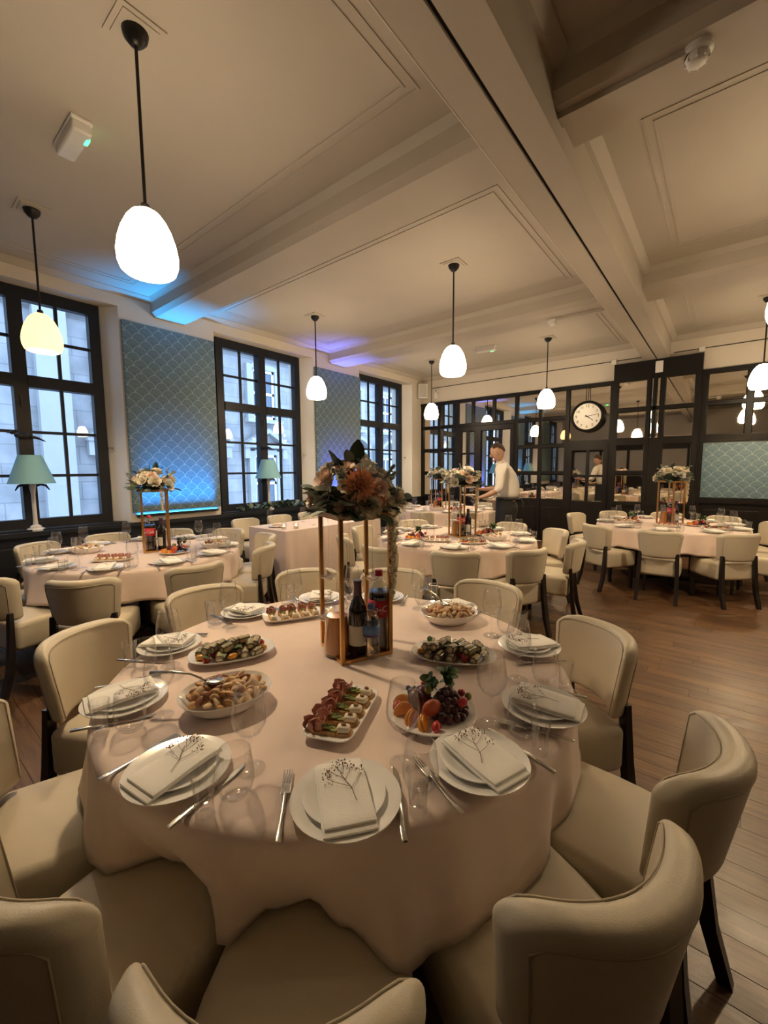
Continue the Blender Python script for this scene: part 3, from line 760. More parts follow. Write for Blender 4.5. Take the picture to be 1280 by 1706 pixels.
hm = periodic([(-180, .87, .50, .012), (-150, .87, .50, .012), (-122, .89, .50, .008), (-108, .885, .52, .014), (-97, .89, .492, .012), (-91, .865, .492, .003), (-84, .75, .495, .0), (-76, .715, .495, .0), (-69, .765, .495, .0), (-64, .855, .488, .0), (-59, .765, .494, .002), (-52, .735, .494, .0), (-46, .80, .494, .0), (-38, .905, .488, .0), (-32, .885, .492, .012), (-24, .875, .492, .016), (-15, .865, .495, .016), (-5, .850, .50, .014), (12, .865, .50, .010), (30, .90, .44, .014), (60, .87, .50, .014), (120, .87, .50, .014)])
table(MAIN, 'front round table', hm, 5)
table(TA, 'round table by the left window', hem_gen(1), 6); table(TB, 'middle round table', hem_gen(2), 7)
table(TC, 'round table in the far corner', hem_gen(3), 8); table(TD, 'round table by the mirror wall', hem_gen(4), 9)
mid = [(-.05, 1.295, -6), (-.148, .798, -28), (-.465, .31, -54), (-.985, .14, -80), (-1.56, .15, -110), (-2.11, .57, -151), (-2.325, 1.216, 171), (-2.19, 1.875, 141), (-1.735, 2.23, 122), (-1.08, 2.31, 88), (-.42, 1.945, 51)]
mp_ = seat_phrases(MAIN, [math.degrees(math.atan2(y-MAIN[1], x-MAIN[0])) for x, y, a in mid])
for i, (x, y, a) in enumerate(mid):
    CH.make((x-.20*math.cos(R(a)), y-.20*math.sin(R(a)), 0), R(a+90), 'cream leather dining chair, %s at the front round table' % mp_[i], 'chair', 'chairs around the front round table')
chairs(TA, [(-72, 1.14), (-38, 1.19), (-3, 1.12), (42, 1.10), (75, 1.16), (109, 1.18), (142, 1.14), (176, 1.12), (-150, 1.14), (-112, 1.18)], 'left window table')
chairs(TB, [(-61, 1.10), (-26, 1.09), (10, 1.18), (46, 1.17), (81, 1.14), (115, 1.16), (149, 1.18), (-167, 1.18), (-132, 1.2), (-97, 1.18)], 'middle round table')
chairs(TC, [(-117, 1.14), (-82, 1.12), (-46, 1.14), (-10, 1.12), (172, 1.14), (-152, 1.14), (80, 1.14), (117, 1.14)], 'far corner table')
chairs(TD, [(-125, 1.16), (-89, 1.12), (-50, 1.10), (166, 1.26), (131, 1.28), (96, 1.20), (61, 1.18), (26, 1.18), (-11, 1.14)], 'mirror-wall table')

# rectangular table with floor-length cloth beside the middle window
ex0, ex1, ey0, ey1 = -4.95, -4.16, 3.23, 5.05
et = empty('rectangular_table', ((ex0+ex1)/2, (ey0+ey1)/2, 0), 0, 'rectangular table beside the middle window under a floor-length cloth', 'table')
MB().box(-.38, .38, -.90, .90, .72, .75).build('tabletop', 'table_wood', et)
for sx in (-1, 1):
    for sy in (-1, 1): MB().box(sx*.34-.02, sx*.34+.02, sy*.84-.02, sy*.84+.02, 0, .72).build('leg', 'black_metal', et)
v = []; f = []; N = 220; hw_, hl_ = .395, .91
def rectpt(s_):
    per = 4*(hw_+hl_); d = s_*per
    for (p, q, l_) in (((-hw_, -hl_), (1, 0), 2*hw_), ((hw_, -hl_), (0, 1), 2*hl_), ((hw_, hl_), (-1, 0), 2*hw_), ((-hw_, hl_), (0, -1), 2*hl_)):
        if d <= l_: return p[0]+q[0]*d, p[1]+q[1]*d, (q[1], -q[0])
        d -= l_
    return -hw_, -hl_, (0, -1)
rows = []
for k, z in enumerate((.757, .754, .74, .6, .45, .3, .15, .02)):
    rows.append(list(range(len(v), len(v)+N))); ins = (.012, .003, 0, 0, 0, 0, 0, 0)[k]
    for i in range(N):
        x, y, nn = rectpt(i/N); fo = .016*math.sin(i*.42)+.012*math.sin(i*.93+1); t = max(0, (.74-z)/.72)
        x += nn[0]*(fo*t+.012*t-ins); y += nn[1]*(fo*t+.012*t-ins); v.append((x, y, z))
for a, b in zip(rows, rows[1:]):
    for i in range(N): f.append((a[i], b[i], b[(i+1) % N], a[(i+1) % N]))
f.append(tuple(rows[0]))
tag(MB().add(v, f).build('tablecloth', 'cloth', None, 50, ((ex0+ex1)/2, (ey0+ey1)/2, 0)), 'pink floor-length tablecloth on the rectangular table', 'tablecloth')
for i, (yy, w) in enumerate(((3.45, 'nearest'), (4.05, 'middle'), (4.65, 'farthest'))):
    CH.make((-5.16, yy, 0), R(-90), 'cream leather chair on the window side of the rectangular table, %s of three' % w, 'chair', 'chairs at the rectangular table')

# ================================================================== TABLEWARE
PL = Proto('dinner_plate', [('dinner_plate', MB().lathe([(0, .004), (.062, .004), (.066, 0), (.072, 0), (.075, .005), (.118, .016), (.1235, .0185), (.1235, .0205), (.117, .0195), (.078, .0095), (.068, .0075), (0, .0075)], 40).mesh('dinner_plate', 'china', 50), [])])
SP = Proto('side_plate', [('side_plate', MB().lathe([(0, .003), (.05, .003), (.053, 0), (.058, 0), (.061, .004), (.088, .0125), (.0925, .0145), (.0925, .0165), (.087, .0155), (.062, .008), (.054, .006), (0, .006)], 36).mesh('side_plate', 'china', 50), [])])
def napk():
    def wob(x, y, z): return (x, y, z+.004*math.sin(y*22+x*9)-.035*max(0, -y-.06))
    a = MB().rbox((.056, .098, .003), .002, (0, 0, .005), k=1, m=(4, 8, 1), fn=wob).mesh('lower_fold', 'napkin', 40)
    b = MB().rbox((.054, .090, .003), .002, (.002, .006, .0115), k=1, m=(4, 8, 1), fn=wob).mesh('upper_fold', 'napkin', 40)
    return Proto('napkin', [('lower_fold', a, []), ('upper_fold', b, [])])
NK = napk()
def sprig(seed):
    g = random.Random(seed); st = MB(); bd = MB()
    st.tube([(0, -.065, .002), (.004, -.02, .004), (-.004, .02, .005), (-.006, .045, .006)], .0011, 4)
    for (y0, dx, dy) in ((-.022, .045, .045), (-.012, -.05, .05), (.018, .03, .045), (.02, -.034, .042), (.04, .012, .04), (.043, -.012, .035)):
        st.tube([(0, y0, .004), (dx*.6, y0+dy*.5, .007), (dx, y0+dy, .008)], .0007, 3)
        for k in range(12):
            bd.ell((dx+g.uniform(-.014, .014), y0+dy+g.uniform(-.014, .016), .008+g.uniform(0, .008)), g.uniform(.0013, .0027), 5, 4)
    return Proto('dried_sprig', [('stem', st.mesh('stem', 'stem_brown'), []), ('buds', bd.mesh('buds', 'bud_brown'), [])])
SG = [sprig(k) for k in range(4)]
def fork():
    h = MB().rbox((.0055, .062, .0016), .0014, (0, -.05, .004), k=1, m=(1, 5, 1), fn=lambda x, y, z: (x*(.55+.45*max(0, -y)/.062+.1), y, z+.006*max(0, y/.062)**2)).mesh('handle', 'steel', 40)
    t = MB().rbox((.011, .016, .0012), .001, (0, .026, .008), k=1)
    for k in range(4): t.box(-.0108+k*.0062, -.0078+k*.0062, .036, .090, .006, .0085)
    return Proto('fork', [('handle', h, []), ('tines', t.mesh('tines', 'steel'), [])])
def knife():
    h = MB().rbox((.006, .055, .003), .002, (0, -.055, .004), k=1).mesh('handle', 'steel', 40)
    b = MB().prism([(-.004, 0), (.006, 0), (.009, .06), (.006, .092), (-.002, .108), (-.004, .1)], .003, .0048).mesh('blade', 'steel')
    return Proto('knife', [('handle', h, []), ('blade', b, [])])
FK, KN = fork(), knife()
def wineglass():
    bowl = MB().lathe([(0, .086), (.012, .089), (.028, .100), (.040, .120), (.0435, .138), (.042, .160), (.037, .19), (.0325, .216), (.0315, .216), (.036, .19), (.041, .160), (.0423, .138), (.039, .121), (.027, .1025), (.011, .092), (0, .0905)], 28).mesh('bowl', 'clear_glass', 'all')
    stem = MB().lathe([(0, .006), (.007, .007), (.004, .014), (.0034, .04), (.0036, .07), (.006, .083), (0, .087)], 10).mesh('stem', 'clear_glass', 'all')
    foot = MB().lathe([(0, 0), (.035, 0), (.0355, .001), (.034, .0022), (.012, .0045), (0, .0062)], 28).mesh('foot', 'clear_glass', 50)
    return Proto('wine_glass', [('bowl', bowl, []), ('stem', stem, []), ('foot', foot, [])])
WG = wineglass()
TU = Proto('tumbler', [('tumbler', MB().lathe([(0, .0), (.024, 0), (.036, .012), (.0425, .034), (.043, .05), (.040, .08), (.036, .112), (.035, .112), (.039, .08), (.0418, .05), (.041, .034), (.034, .015), (.022, .006), (0, .006)], 28).mesh('tumbler', 'clear_glass', 'all'), [])])
SH = Proto('shot_glass', [('shot_glass', MB().lathe([(0, 0), (.0195, 0), (.0205, .003), (.0198, .02), (.022, .06), (.0265, .098), (.0255, .098), (.021, .06), (.0185, .022), (.0, .018)], 24).mesh('shot_glass', 'thick_glass', 50), [])])
TZ = .7585
def settings(c, angs, table, full=True, rp=.755, seed=1):
    g = random.Random(seed); ph = seat_phrases(c, angs)
    for i, a in enumerate(angs):
        er = Vector((math.cos(R(a)), math.sin(R(a)), 0)); et_ = Vector((-er.y, er.x, 0)); C0 = Vector((c[0], c[1], 0)); j = lambda s_: g.uniform(-s_, s_)
        P = lambda r_, t, z=0: C0+er*r_+et_*t+Vector((0, 0, TZ+z))
        lb = lambda k: '%s at the place %s, %s' % (k, ph[i], table)
        gr = lambda k: '%s on the %s' % (k, table)
        rr = rp+j(.008); tt = j(.008)
        PL.make(P(rr, tt), 0, lb('white dinner plate'), 'plate', gr('dinner plates'))
        SP.make(P(rr-.004, tt+j(.004), .0078), 0, lb('small white plate'), 'plate', gr('small plates'))
        NK.make(P(rr+.012, tt+j(.006), .0235), R(a+90+j(14)), lb('folded white napkin'), 'napkin', gr('napkins'))
        SG[i % 4].make(P(rr-.008, tt+j(.01), .0385), R(a+90+j(60)), lb('dried brown sprig'), 'sprig', gr('dried sprigs'), scale=.8)
        if full:
            FK.make(P(.745+j(.01), -.132+j(.004)), R(a+90+j(7)), lb('steel fork'), 'fork', gr('forks'))
            KN.make(P(.765+j(.01), .127+j(.003)), R(a+90+j(4)), lb('steel knife'), 'knife', gr('knives'))
        WG.make(P(.648+j(.006), .148+j(.008)), j(3), lb('clear wine glass'), 'wine glass', gr('wine glasses'))
        TU.make(P(.73+j(.006), .180+j(.004)), j(3), lb('clear tumbler'), 'tumbler', gr('tumblers'))
        SH.make(P(.803+j(.005), .166+j(.003)), j(3), lb('clear shot glass'), 'shot glass', gr('shot glasses'))
settings(MAIN, [-46, -19, 8, 43, 85, 118, 145, 177, -147, -115, -79], 'front table', True, .755, 2)
settings(TA, [-72, -40, -6, 25, 58, 92, 125, 158, -168, -136, -104], 'left window table', True, .74, 3)
settings(TB, [-62, -28, 8, 44, 80, 112, 146, 178, -160, -128, -96], 'middle table', True, .74, 4)
settings(TC, [-100, -60, -20, 20, 60, 100, 140, 180, -140], 'far corner table', False, .74, 5)
settings(TD, [-124, -90, -50, -12, 24, 58, 88, 118, 150, -168], 'mirror-wall table', False, .74, 6)
# ================================================================== FLOWERS
def petal_cup(mb, c, rad, h, a0, span, lean, curl, nu=5, nv=4, point=0.):
    """one curved petal on a cup of revolution about z through c"""
    v = []; f = []
    for j in range(nv+1):
        t = j/nv
        for i in range(nu+1):
            s = i/nu*2-1
            wv = math.sin(math.pi*(.12+.76*t)) if point == 0 else (1-t**(1/point))+.02
            a = a0+s*span*wv
            r_ = rad*(.25+.75*math.sin(t*math.pi*.5))+lean*t*t*rad+curl*rad*max(0, t-.7)*(1+.6*abs(s))
            v.append((c[0]+r_*math.cos(a), c[1]+r_*math.sin(a), c[2]+h*t-curl*h*.9*max(0, t-.72)-.10*h*abs(s)**2*t))
    for j in range(nv):
        for i in range(nu): q = j*(nu+1)+i; f.append((q, q+1, q+nu+2, q+nu+1))
    mb.add(v, f)
def rose_mesh(m, seed):
    g = random.Random(seed); b = MB()
    for ring, (n, rad, h, lean, curl) in enumerate(((3, .008, .034, .0, .0), (4, .014, .037, .05, .05), (5, .021, .037, .10, .15), (5, .028, .033, .15, .25), (6, .033, .027, .22, .35))):
        for k in range(n): petal_cup(b, (0, 0, 0), rad, h*g.uniform(.92, 1.08), 2*math.pi*k/n+ring*.5+g.uniform(-.1, .1), math.pi/n*1.45, lean, curl)
    b.lathe([(0, -.012), (.008, -.012), (.014, -.002), (.012, .004), (0, .006)], 8)
    return b.mesh('rose', m, 'all')
def dahlia_mesh(m, seed):
    b = MB(); g = random.Random(seed)
    for ring, (n, rad, h) in enumerate(((6, .012, .032), (9, .024, .036), (12, .036, .032), (14, .047, .022), (15, .055, .008))):
        for k in range(n):
            a = 2*math.pi*(k+.5*(ring % 2))/n+g.uniform(-.06, .06); d = Vector((math.cos(a), math.sin(a), 0)); s = Vector((-d.y, d.x, 0)); z = Vector((0, 0, 1)); w = .009
            b.add([d*.004, d*rad*.55+s*w+z*h*.6, d*rad+z*h, d*rad*.55-s*w+z*h*.6, d*rad*.55+z*h*.45], [(0, 4, 1), (1, 4, 2), (2, 4, 3), (3, 4, 0)])
    b.ell((0, 0, .0), (.03, .03, .01), 8, 5)
    return b.mesh('dahlia', m, 30)
def leaf_mesh(m, l_, w, name='leaf'):
    v = []; f = []; n = 6
    for j in range(n+1):
        t = j/n; ww = w*math.sin(math.pi*min(1, t*.93+.05))**.75
        for s in (-1, 0, 1): v.append((s*ww, l_*t, .10*l_*math.sin(t*2.4)+abs(s)*.16*ww))
    for j in range(n):
        for i in range(2): q = j*3+i; f.append((q, q+1, q+4, q+3))
    k = len(v); v += [(x, y, z-.0012) for x, y, z in v]; f += [tuple(i+k for i in q[::-1]) for q in f]
    return MB().add(v, f).mesh(name, m, 'all')
mat('petal_cream', (.90, .83, .69), .6, var=.12, scale=40, sub=.1); mat('petal_blush', (.86, .68, .57), .6, var=.14, scale=40, sub=.1)
mat('petal_peach', (.80, .42, .26), .6, var=.18, scale=50); mat('petal_white', (.80, .77, .70), .6, var=.06, scale=40, sub=.1)
mat('eucalyptus', (.12, .165, .13), .55, var=.25, scale=25); mat('dark_green', (.035, .065, .04), .5, var=.3, scale=25); mat('sage', (.20, .25, .20), .6, var=.2, scale=25)
mat('foam', (.02, .03, .02), .9); mat('trail', (.66, .58, .40), .8, var=.2, scale=120)
FL = {k: rose_mesh('petal_'+k, i) for i, k in enumerate(('cream', 'blush', 'white'))}
FLP = rose_mesh('petal_peach', 9); DAH = dahlia_mesh('petal_peach', 4)
LF = [leaf_mesh('eucalyptus', .075, .034), leaf_mesh('dark_green', .085, .026), leaf_mesh('sage', .06, .02), leaf_mesh('eucalyptus', .06, .028)]
BUD = MB().ell((0, 0, .01), (.008, .008, .013), 8, 6).lathe([(0, -.01), (.005, -.006), (.006, .004), (0, .006)], 6).mesh('bud', 'sage', 'all')
def orient(o, n, spin=0.):
    q = Vector(n).normalized().to_track_quat('Z', 'Y'); o.rotation_mode = 'QUATERNION'
    from mathutils import Quaternion
    o.rotation_quaternion = q @ Quaternion((0, 0, 1), spin)
def arrangement(loc, rz, label, seed, mix, nf=22, nl=56, rx=.205, hz=.17, dahlia=True, trail=None, fscale=1.):
    g = random.Random(seed); A = empty('flower_arrangement', loc, rz, label, 'flowers', 'flower arrangements on gold stands')
    MB().ell((0, 0, .045), (rx*.55, rx*.5, .07), 12, 8).build('foam_base', 'foam', A, 'all')
    pts = []
    for k in range(nf):
        for _ in range(40):
            a = g.uniform(0, 2*math.pi); e = math.asin(g.uniform(-.12, .95)); d = Vector((math.cos(a)*math.cos(e), math.sin(a)*math.cos(e), math.sin(e)))
            p = Vector((d.x*rx, d.y*rx*.9, .045+d.z*hz))
            if all((p-q).length > .054*fscale for q in pts): break
        pts.append(p); me = FL[g.choice(mix)]
        o = obj('rose', me, A, p*g.uniform(.86, 1.04)); orient(o, (d.x, d.y, d.z+.25), g.uniform(0, 6)); o.scale = (g.uniform(.85, 1.25)*fscale,)*3
    if dahlia:
        for (p, s) in dahlia:
            o = obj('dahlia', DAH, A, p); orient(o, (p[0]*1.2, p[1]*1.2, .03), 0); o.scale = (s,)*3
    for k in range(nl):
        a = g.uniform(0, 2*math.pi); low = k < nl*.82
        e = R(g.uniform(-22, 22)) if low else R(g.uniform(20, 85)); d = Vector((math.cos(a)*math.cos(e), math.sin(a)*math.cos(e), math.sin(e)))
        r_ = g.uniform(.62, 1.05); p = Vector((d.x*rx*r_, d.y*rx*r_*.92, .035+d.z*hz*(1.05 if not low else .6)))
        o = obj('leaf', LF[g.choice((0, 0, 1, 1, 2, 3))], A, p)
        dn = Vector((-d.z*d.x, -d.z*d.y, 1)); y = (d+Vector((g.uniform(-.5, .5), g.uniform(-.5, .5), g.uniform(-.35, .25)))).normalized(); x = y.cross(dn+Vector((g.uniform(-.6, .6), g.uniform(-.6, .6), 0))).normalized(); z = x.cross(y)
        o.rotation_euler = Matrix((x, y, z)).transposed().to_euler(); o.scale = (g.uniform(.75, 1.25)*fscale,)*3
    for k in range(7):
        a = g.uniform(0, 2*math.pi); d = Vector((math.cos(a)*.75, math.sin(a)*.75, g.uniform(.25, .8))); p0 = Vector((d.x*rx*.7, d.y*rx*.7, .1)); p1 = p0+d*g.uniform(.09, .15)
        s = MB().tube([p0, (p0+p1)/2+Vector((0, 0, .01)), p1], .0016, 4).build('sprig_stem', 'sage', A)
        for q in range(3):
            o = obj('bud', BUD, s, p1-(p1-p0)*.22*q+Vector((g.uniform(-.015, .015), g.uniform(-.015, .015), .005))); orient(o, d)
    if trail:
        for (tx, ty, L_) in trail:
            b = MB(); gg = random.Random(seed+3)
            for k in range(int(L_*420)):
                t = k/(L_*420); w = .017*(1-t)**.5+.004
                b.ell((tx+gg.uniform(-w, w)*.8, ty+gg.uniform(-w, w)*.8, .03-t*L_), gg.uniform(.004, .008), 5, 4)
            b.tube([(tx*.6, ty*.6, .05), (tx*.95, ty*.95, .045), (tx, ty, .01), (tx, ty, .02-L_)], .002, 4)
            tag(b.build('trailing_bloom', 'trail', A, 'all'), 'cream trailing bloom hanging down')
    return A
# ================================================================== GOLD STAND
def stand(c, rz, label, H=.57, hw=.105, z0=TZ):
    s = empty('flower_stand', (c[0], c[1], z0), rz, label, 'flower stand', 'gold flower stands')
    fr = MB()
    for sx, sy in ((1, 0), (-1, 0), (0, 1), (0, -1)):
        if sx: fr.box(sx*hw-.007, sx*hw+.007, -hw-.007, hw+.007, 0, .014)
        else: fr.box(-hw+.007, hw-.007, sy*hw-.007, sy*hw+.007, 0, .014)
    fr.build('base_frame', 'gold', s)
    MB().box(-hw+.006, hw-.006, -hw+.006, hw-.006, .003, .006).build('base_plate', 'gold', s)
    for sx in (-1, 1):
        for sy in (-1, 1): MB().rbox((.008, .008, H/2-.012), .002, (sx*hw, sy*hw, H/2), k=1).build('post', 'gold', s)
    MB().box(-hw-.012, hw+.012, -hw-.012, hw+.012, H-.014, H-.008).box(-hw-.012, hw+.012, -hw-.012, -hw-.004, H-.008, H+.006).box(-hw-.012, hw+.012, hw+.004, hw+.012, H-.008, H+.006).box(-hw-.012, -hw-.004, -hw-.004, hw+.004, H-.008, H+.006).box(hw+.004, hw+.012, -hw-.004, hw+.004, H-.008, H+.006).build('tray', 'gold', s)
    return s
def glass_bird(loc, rz, lb, L_=.2, sc=1.):
    b = empty('glass_bird', loc, rz, lb, 'ornament', 'hanging glass birds')
    MB().tube([(-.045, 0, .012), (-.028, 0, .002), (0, 0, -.006), (.022, 0, .002), (.034, 0, .012), (.045, 0, .010)], [.002, .007, .012, .010, .006, .001], 8).build('body', 'crystal', b, 'all')
    for s_ in (-1, 1):
        v = [(-.016, 0, 0), (.014, 0, .002), (.002, s_*.035, .022), (-.022, s_*.055, .045), (-.014, s_*.03, .012)]
        w = MB().add(v+[(x, y, z-.002) for x, y, z in v], [(0, 1, 2, 4), (4, 2, 3), (9, 7, 6, 5), (8, 7, 9), (0, 4, 9, 5), (1, 0, 5, 6), (2, 1, 6, 7), (3, 2, 7, 8), (4, 3, 8, 9)])
        w.build('wing', 'crystal', b)
    MB().tube([(0, 0, .005), (0, 0, L_)], .0005, 3).build('thread', 'steel', b)
    b.scale = (sc,)*3
# ================================================================== BOTTLES AND JUG
mat('wine_glass_dark', (.012, .008, .007), .12, var=.3, coat=.5); mat('foil', (.06, .012, .02), .35, var=.1); mat('paper_label', (.70, .66, .55), .7, var=.06)
mat('cola', (.018, .006, .004), .08, var=.2, coat=.5); mat('red_cap', (.55, .02, .02), .4, var=.05); mat('red_label', (.48, .018, .03), .35, var=.06)
mat('white_ink', (.8, .78, .74), .5); mat('blue_label', (.10, .20, .42), .4, var=.35, scale=60); mat('violet_label', (.16, .08, .2), .4, var=.1)
mat('juice', (.62, .25, .035), .15, var=.15, scale=12, coat=.4); mat('blue_cap', (.05, .1, .3), .4); mat('dark_cap', (.02, .02, .03), .4)
glassy('pet_clear', (.90, .92, .93), .09, .04, .7)
def ring(r_, z0, z1, n=28): return MB().lathe([(r_-.002, z0), (r_, z0), (r_+.0004, (z0+z1)/2), (r_, z1), (r_-.002, z1)], n)
def bottle_wine(name='wine_bottle'):
    body = MB().lathe([(0, .006), (.02, .001), (.034, .0), (.037, .004), (.0375, .16), (.036, .185), (.028, .212), (.018, .232), (.0148, .25), (.0145, .29), (.016, .292), (.016, .300), (0, .300)], 28).mesh('body', 'wine_glass_dark', 50)
    foil = MB().lathe([(.0152, .238), (.0162, .24), (.0158, .29), (.0170, .293), (.0170, .302), (0, .303)], 20).mesh('foil_cap', 'foil', 50)
    lab = MB().add(*arc_patch(.0382, .045, .125, -1.1, 1.1)).mesh('label', 'paper_label', 'all')
    return Proto(name, [('body', body, []), ('foil_cap', foil, []), ('label', lab, [])])
def arc_patch(r_, z0, z1, a0, a1, n=14):
    v = [(q*math.cos(a0+(a1-a0)*i/n), q*math.sin(a0+(a1-a0)*i/n), z) for q in (r_, r_-.0006) for z in (z0, z1) for i in range(n+1)]
    m = n+1; f = [(i, i+1, m+i+1, m+i) for i in range(n)]+[(2*m+i+1, 2*m+i, 3*m+i, 3*m+i+1) for i in range(n)]
    f += [(0, m, 3*m, 2*m), (n, 2*m+n, 3*m+n, m+n)]
    return v, f
def wrap_text(txt, size, r_, z, m, shear=.25, a0=0.):
    me = text_mesh(txt, size, .0003, m, 'lettering', shear)
    for v in me.vertices:
        x, y, d = v.co; a = a0+x/r_; v.co = ((r_+.0006+d)*math.cos(a), (r_+.0006+d)*math.sin(a), z+y)
    return me
def bottle_cola():
    body = MB().lathe([(0, .01), (.02, .0), (.036, .0), (.044, .012), (.0455, .04), (.043, .085), (.041, .105), (.044, .135), (.0455, .17), (.0455, .225), (.042, .25), (.030, .277), (.018, .293), (.0145, .300), (.0145, .310), (0, .310)], 30).mesh('body', 'pet_clear', 50)
    liq = MB().lathe([(0, .011), (.019, .003), (.035, .003), (.0425, .014), (.044, .04), (.0415, .085), (.0395, .105), (.0425, .135), (.044, .17), (.044, .226), (.0415, .244), (0, .2445)], 30).mesh('cola', 'cola', 50)
    lab = ring(.0462, .145, .215).mesh('label', 'red_label', 'all')
    cap = MB().lathe([(0, .332), (.0135, .332), (.0155, .329), (.0158, .308), (0, .308)], 18).mesh('cap', 'red_cap', 50)
    return Proto('cola_bottle', [('body', body, []), ('drink', liq, []), ('label', lab, [('lettering', wrap_text('Coca-Cola', .036, .0464, .18, 'white_ink'))]), ('cap', cap, [])])
def bottle_water():
    body = MB().lathe([(0, .008), (.018, .0), (.029, .0), (.033, .008), (.0335, .03), (.031, .036), (.0335, .042), (.0335, .06), (.031, .066), (.0335, .072), (.031, .095), (.0335, .105), (.0335, .145), (.029, .165), (.016, .186), (.0125, .191), (.0125, .20), (0, .20)], 26).mesh('body', 'pet_clear', 50)
    lab = ring(.0338, .098, .135).mesh('label', 'blue_label', 'all'); l2 = ring(.0339, .088, .098).mesh('label_band', 'violet_label', 'all')
    cap = MB().lathe([(0, .214), (.013, .214), (.0145, .211), (.0145, .196), (0, .196)], 16).mesh('cap', 'blue_cap', 50)
    return Proto('water_bottle', [('body', body, []), ('label', lab, []), ('label_band', l2, []), ('cap', cap, [])])
def jug():
    body = MB().lathe([(0, .0), (.056, 0), (.060, .004), (.055, .06), (.047, .13), (.041, .17), (.045, .19), (.0435, .19), (.0395, .168), (.0455, .13), (.053, .06), (.057, .008), (0, .007)], 28).mesh('body', 'clear_glass', 'all')
    j = MB().lathe([(0, .008), (.0565, .009), (.0525, .06), (.045, .13), (.0415, .155), (0, .155)], 28).mesh('juice', 'juice', 50)
    h = MB().tube([(.042, 0, .165), (.075, 0, .172), (.092, 0, .14), (.085, 0, .09), (.054, 0, .06)], [.005, .006, .006, .006, .005], 8).mesh('handle', 'clear_glass', 'all')
    l_ = MB().lathe([(0, .188), (.046, .188), (.046, .193), (.03, .205), (.012, .208), (.012, .216), (0, .217)], 24).mesh('lid', 'clear_glass', 50)
    return Proto('juice_jug', [('body', body, []), ('juice', j, []), ('handle', h, []), ('lid', l_, [])])
BW, BC, BWa, JG = bottle_wine(), bottle_cola(), bottle_water(), jug()
mat('dark_drink', (.03, .012, .02), .1, coat=.5)
BD = Proto('small_bottle', [('body', MB().lathe([(0, 0), (.032, 0), (.034, .005), (.034, .11), (.028, .145), (.014, .168), (.0135, .185), (0, .185)], 24).mesh('body', 'pet_clear', 50), []), ('drink', MB().lathe([(0, .002), (.0315, .003), (.0325, .006), (.0325, .10), (0, .101)], 24).mesh('drink', 'dark_drink', 50), []), ('cap', MB().lathe([(0, .203), (.0145, .203), (.0155, .2), (.0155, .18), (0, .18)], 16).mesh('cap', 'dark_cap', 50), [])])
SZ = TZ+.0062
stand((-1.158, 1.240), R(-22), 'tall gold metal flower stand on the front table')
arrangement((-1.158, 1.240, TZ+.572), R(10), 'cream and peach flower arrangement on the front table stand', 21, ('cream', 'blush', 'cream', 'white', 'cream'), 28, 96, .165, .15, [((.105, -.125, .115), 1.25), ((.14, -.05, .06), .8)], [(.165, .02, .36), (.150, .055, .30)], 1.0)
JG.make((-1.188, 1.165, SZ), R(150), 'glass jug of amber juice inside the front table stand', 'jug', 'jugs of juice')
BW.make((-1.112, 1.205, SZ), R(-62), 'dark wine bottle with a cream label inside the front stand', 'bottle', 'wine bottles')
BC.make((-1.078, 1.297, SZ), R(-52), 'large cola bottle with red cap inside the front stand', 'bottle', 'cola bottles')
BWa.make((-1.052, 1.218, SZ), 0, 'clear water bottle with blue label inside the front stand', 'bottle', 'water bottles')
BD.make((-1.205, 1.285, SZ), 0, 'small bottle with a dark cap behind the jug, front stand', 'bottle')
for (dx, dy, z, a, w, L_) in ((-.10, -.05, 1.06, 60, 'left', .26), (.03, .075, 1.05, 20, 'right', .27), (.0, -.03, 1.02-.03, -70, 'low above the wine bottle', .33), (-.09, -.085, .895, 40, 'lowest beside the jug', .42)):
    glass_bird((-1.158+dx, 1.24+dy, z), R(a), 'clear glass bird hanging in the front stand, '+w, L_)
def dressed(c, rz, table, seed, mix, extra):
    stand(c, rz, 'gold metal flower stand on the '+table)
    arrangement((c[0], c[1], TZ+.572), rz+.7, 'flower arrangement on the gold stand of the '+table, seed, mix, 22, 52, .18, .13, None, [(.17, -.03, .30), (.155, .03, .24)] if extra else [(.16, -.06, .22)], 1.05)
    Q = Matrix.Rotation(rz, 4, 'Z')
    for pr_, (x, y), nm, ct, gr in ((JG, (-.04, -.05), 'glass jug of amber juice', 'jug', 'jugs of juice'), (BW, (.045, .045), 'dark wine bottle', 'bottle', 'wine bottles'), (BC, (.045, -.05), 'cola bottle with red cap', 'bottle', 'cola bottles'), (BWa, (-.045, .05), 'clear water bottle', 'bottle', 'water bottles')):
        p = Q @ Vector((x, y, 0)); pr_.make((c[0]+p.x, c[1]+p.y, SZ), rz-1, nm+' inside the stand of the '+table, ct, gr)
    glass_bird((c[0], c[1]-.06, 1.04), rz, 'clear glass bird hanging in the stand of the '+table, .28)
dressed((-4.15, 1.71), R(-20), 'left window table', 31, ('cream', 'white', 'blush'), False)
dressed((-2.27, 4.20), R(-25), 'middle table', 41, ('white', 'cream', 'blush', 'cream'), True)
dressed((-4.25, 6.92), R(10), 'far corner table', 51, ('white', 'cream', 'white'), True)
dressed((-.555, 6.80), R(-30), 'mirror-wall table', 61, ('cream', 'white', 'cream'), True)

